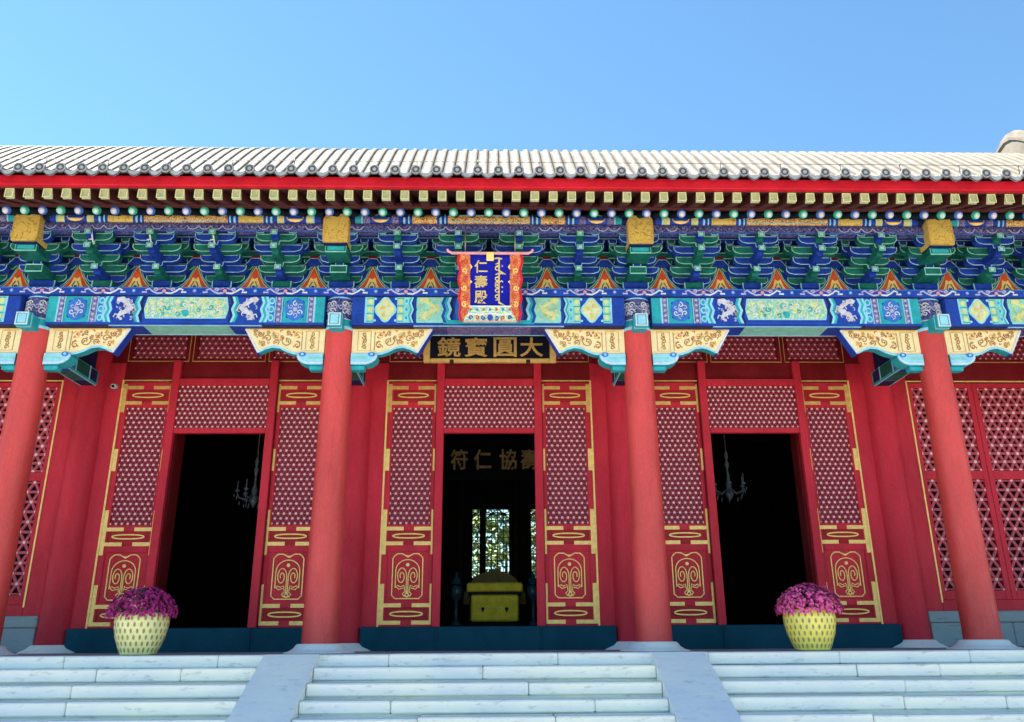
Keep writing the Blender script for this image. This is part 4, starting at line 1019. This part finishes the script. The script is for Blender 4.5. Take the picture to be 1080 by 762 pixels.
p2 = thing('door_plaque', 'long dark plaque with four large gilt characters over the middle doorway', 'plaque', (0.01, 1.66, 4.55), (R(7), 0, 0))
b = MB(); b.box(-1.06, 1.06, .0, .05, .02, .86, BLACK); b.build('dark_panel', p2)
b = MB()
for (xa, xb, za, zb) in ((-1.115, -1.005, .0, .88), (1.005, 1.115, .0, .88), (-1.005, 1.005, .0, .075), (-1.005, 1.005, .80, .88)): b.box(xa, xb, -.045, .06, za, zb, PALEGOLD, .012)
for x in (-.64, .64): b.box(x-.035, x+.035, -.06, .0, -.02, .05, BROWN, .01)
b.build('gilt_frame', p2)
b = MB()
for ch, x in zip('鏡寶圓大', (-.69, -.235, .255, .70)): put_glyph(b, ch, x, .272, .39, .335, -.004, GOLD, .016)
b.build('lettering', p2)
p3 = thing('interior_plaque', 'faint dim plaque with gilt characters hanging deep inside the middle doorway', 'plaque', (.0, 4.5, 3.2), (R(6), 0, 0))
b = MB(); b.box(-1.3, 1.3, .0, .06, -.1, .75, VOIDK, .01); b.build('dark_panel', p3)
b = MB()
for ch, x in zip('符仁協壽', (-.60, -.14, .36, .78)): put_glyph(b, ch, x, .30, .34, .40, -.004, DIMGOLD, .02)
b.build('lettering', p3)

# ------------------------------------------------------------------ things on the terrace and inside
def pot(X, Y, label, pm, seed, glaze):
    p = thing('potted_chrysanthemum', label, 'flower pot', (X, Y, 0), group='potted chrysanthemums on the terrace'); rnd = random.Random(seed); p.scale = (.93, .93, .98)
    prof = [(.0, .005), (.215, .005), (.225, .02), (.262, .10), (.30, .20), (.325, .31), (.332, .39), (.325, .46), (.315, .485), (.30, .487), (.295, .46), (.28, .43), (.0, .43)]
    b = MB(); b.lathe(prof, 0, 0, glaze, 40)
    def rad(z):
        for (r0, z0), (r1, z1) in zip(prof[1:8], prof[2:9]):
            if z0 <= z <= z1: return r0+(r1-r0)*(z-z0)/(z1-z0)
        return .3
    for j in range(6):      # woven pattern of upright slots
        zc = .055+.073*j; nn = 26
        for k in range(nn):
            a0 = 2*math.pi*(k+(.5 if j % 2 else 0))/nn; n0 = len(b.v); P = []
            for q in range(8):
                t = q*math.pi/4; z = zc+.029*math.sin(t); r = rad(z)+.0025; a = a0+.015*math.cos(t)/r; P.append((r*math.cos(a), r*math.sin(a), z))
            b.v += P; b.face([n0+q for q in range(8)], SLOT)
    b.build('flower_pot', p)
    b = MB()               # leaf mound below the flowers
    for i in range(420):
        th = rnd.uniform(0, 6.283); ph = rnd.uniform(.0, 1.45); rr_ = rnd.uniform(.84, 1.06)
        c = Vector((.405*rr_*math.sin(ph)*math.cos(th), .405*rr_*math.sin(ph)*math.sin(th), .45+.31*rr_*math.cos(ph))); d = Vector((math.cos(th), math.sin(th), rnd.uniform(-.6, .5))).normalized(); s_ = d.cross(Vector((0, 0, 1))).normalized(); l = rnd.uniform(.04, .075)
        n0 = len(b.v); b.v += [tuple(c-d*l*.3), tuple(c+s_*l*.4), tuple(c+d*l), tuple(c-s_*l*.4)]; b.face([n0, n0+1, n0+2, n0+3], LEAF)
    b.build('foliage', p)
    b = MB()
    N = 1000
    for i in range(N):     # florets: little daisies of upturned petals
        t = (i+.5)/N; ph = math.acos(1-t*1.06); th = i*2.39996+rnd.uniform(-.2, .2); e = rnd.uniform(.93, 1.06)+.05*math.sin(3*th+seed)
        nrm = Vector((math.sin(ph)*math.cos(th), math.sin(ph)*math.sin(th), math.cos(ph)))
        c = Vector((.405*e*nrm.x, .405*e*nrm.y, .455+.315*e*nrm.z))
        if c.z < .44: c.z = .44+rnd.uniform(-.03, .02)
        nrm = (nrm+Vector((rnd.uniform(-.35, .35), rnd.uniform(-.35, .35), rnd.uniform(-.2, .4)))).normalized()
        a = nrm.cross(Vector((.3, .2, 1))).normalized(); q = nrm.cross(a); R0 = rnd.uniform(.018, .030); m = pm[0] if rnd.random() < .7 else pm[1]
        for lay, (n_, k_, lift) in enumerate(((9, 1.0, .25), (6, .62, .6))):
            n0 = len(b.v); b.v.append(tuple(c+nrm*.004*lay))
            for s_ in range(2*n_):
                an = math.pi*s_/n_+lay; r_ = R0*k_*(1 if s_ % 2 == 0 else .55); b.v.append(tuple(c+(a*math.cos(an)+q*math.sin(an))*r_+nrm*(R0*lift*(1 if s_ % 2 == 0 else .5))))
            for s_ in range(2*n_): b.face([n0, n0+1+s_, n0+1+(s_+1) % (2*n_)], m)
    b.build('blossom', p)
pot(-4.14, -1.0, 'sheen-paled yellow basket-pattern pot of deep purple chrysanthemums on the terrace before the doorway', (PETAL, PETAL), 3, GLAZE)
pot(3.93, -1.0, 'strong yellow basket-pattern pot of brighter pink chrysanthemums on the terrace before the doorway', (PETAL2, PETAL), 8, GLAZEY)

def chandelier(X, Y, Z, label):
    c = thing('chandelier', label, 'chandelier', (X, Y, Z), group='crystal chandeliers')
    c.scale = (.84, .84, .9)
    b = MB(); b.lathe([(.02, .9), (.05, .8), (.02, .7), (.06, .62), (.02, .5), (.03, .3), (.07, .2), (.05, .05), (.10, .0), (.06, -.08), (.0, -.16)], 0, 0, CRYSTAL, 10); b.tube([(0, 0, .9), (0, 0, 3.2-.1)], .012, BRASS, 5); b.build('stem', c)
    for k in range(6):
        a = k*math.pi/3+.3; ca, sa = math.cos(a), math.sin(a)
        b = MB(); b.tube([(.05*ca, .05*sa, .1), (.18*ca, .18*sa, .0), (.32*ca, .32*sa, .04), (.36*ca, .36*sa, .15)], .014, CRYSTAL, 6); b.lathe([(.0, .15), (.05, .16), (.055, .19)], .36*ca, .36*sa, CRYSTAL, 8); b.lathe([(.014, .19), (.014, .36), (.0, .40)], .36*ca, .36*sa, CRYSTAL, 6)
        for (r, z) in ((.36, .12), (.30, .0), (.2, -.05), (.42, .14)): b.lathe([(.0, z-.03), (.016, z-.06), (.0, z-.13)], r*ca, r*sa, CRYSTAL, 6)
        b.build('arm', c)
chandelier(4.50, 3.9, 2.72, 'crystal chandelier hanging in the dark doorway beside the pinker potted flowers')
chandelier(-4.36, 3.9, 2.62, 'crystal chandelier hanging in the dark doorway behind the darker potted flowers')

dais = tag((lambda b: (b.box(-2.2, 2.2, 3.9, 8, .0, .2, DARKWOOD, .02), b.box(-1.9, 1.9, 4.1, 8, .2, .4, DARKWOOD, .02), b.build('throne_dais'))[-1])(MB()), 'dark low wooden dais carrying the yellow table inside the middle doorway', 'dais')
tb = thing('covered_table', 'table under yellow cloth with two dark studs inside the middle doorway', 'table', (.1, 4.75, .4))
b = MB(); b.box(-.44, .44, -.25, .3, .07, .55, YCLOTH, .03); b.build('cloth_skirt', tb)
for x in (-.22, .22):
    b = MB(); b.poly([(x-.035, .30), (x, .22), (x+.035, .30), (x, .33)], -.262, BLACK, .02); b.build('stud', tb)
b = MB(); b.box(-.48, .48, -.28, .33, 0, .07, DARKWOOD, .01); b.box(-.50, .50, -.29, .34, .55, .60, BLACK, .01); b.build('table_frame', tb)
b = MB(); b.box(-.52, .52, -.32, .37, .60, .76, YCLOTH, .03); b.build('table_top', tb)
tr = thing('throne', 'dark gilt throne with rounded back behind the yellow table', 'throne', (.1, 5.9, .4))
P = [(-.5, .4), (.5, .4)]+[(.5*math.cos(a*math.pi/14), .76+.33*math.sin(a*math.pi/14)) for a in range(15)]
b = MB(); b.poly(P, .2, OLIVE, .1, True); b.strip(P[2:], .03, .19, OLIVE, .03); b.box(-.13, .13, .2, .28, 1.08, 1.14, OLIVE, .01); b.build('backrest', tr)
b = MB(); b.box(-.5, .5, -.3, .2, .0, .42, OLIVE, .02); b.build('seat', tr)
for s in (-1, 1): b = MB(); b.poly([(s*.5, .42), (s*.62, .42), (s*.62, .62), (s*.5, .8)][::s], -.25, OLIVE, .45, True); b.build('armrest', tr)
for (X, lab) in ((-.62, 'slender blue cloisonne incense burner on the window side away from the doorframe'), (.82, 'slender blue cloisonne incense burner standing close to the door frame')):
    q = thing('incense_burner', lab, 'incense burner', (X, 4.6, .4), group='incense burners flanking the throne')
    b = MB(); b.lathe([(.10, 0), (.08, .05), (.03, .1), (.03, .45), (.09, .5), (.12, .6), (.10, .7), (.04, .74)], 0, 0, CLOIS, 14, cap=True); b.build('burner_body', q)
    b = MB(); b.lathe([(.105, .74), (.09, .80), (.03, .88), (.02, .95), (.0, .98)], 0, 0, CLOIS, 14); b.build('lid', q)
sc = thing('security_camera', 'small pale security camera fixed high on the dark red jamb', 'camera', (-6.17, 1.72, 4.15))
b = MB(); b.tube([(0, .1, .04), (0, .0, .03)], .014, PLASTIC, 6); b.build('bracket', sc)
b = MB(); b.tube([(0, .02, .0), (.01, -.12, -.03)], .04, PLASTIC, 12); b.build('housing', sc)
b = MB(); b.tube([(.01, -.118, -.0295), (.0105, -.13, -.032)], .026, LENS, 12); b.build('lens', sc)

# ------------------------------------------------------------------ trees in the sunny yard behind, seen through the back windows
rnd = random.Random(2)
for X, hh, lab in ((-1.6, 5.2, 'sunlit green tree behind the hall glimpsed through the narrow back window'), (.6, 6.0, 'sunlit green tree behind the hall glimpsed through the wide back window'), (3.4, 5.5, 'sunlit green tree behind the hall glimpsed beside the door frame')):
    t = thing('garden_tree', lab, 'tree', (X, 21+rnd.uniform(0, 2), -1.46), group='trees behind the hall')
    b = MB(); b.tube([(0, 0, 0), (.05, .03, 1.4), (-.03, 0, 2.6), (.02, 0, hh)], [.16, .12, .09, .03], BARK, 8)
    for k in range(6): a = k*1.05; b.tube([(0, 0, 1.8+.4*k), (.6*math.cos(a), .6*math.sin(a), 2.3+.45*k), (1.1*math.cos(a), 1.1*math.sin(a), 2.6+.5*k)], [.05, .035, .012], BARK, 5)
    b.build('trunk', t)
    b = MB()
    for i in range(110):
        a = rnd.uniform(0, 6.28); r_ = 1.7*math.sqrt(rnd.random()); cz = rnd.uniform(1.6, hh+2.2); c0 = Vector((r_*math.cos(a), r_*math.sin(a), cz))
        for j in range(45):
            c = c0+Vector((rnd.gauss(0, .26), rnd.gauss(0, .26), rnd.gauss(0, .22))); d = Vector((rnd.gauss(0, 1), rnd.gauss(0, 1), rnd.gauss(0, 1))).normalized(); s_ = d.orthogonal().normalized(); l = rnd.uniform(.08, .15); n0 = len(b.v)
            b.v += [tuple(c-d*l), tuple(c+s_*l*.5), tuple(c+d*l), tuple(c-s_*l*.5)]; b.face([n0, n0+1, n0+2, n0+3], TREELEAF)
    b.build('crown', t)
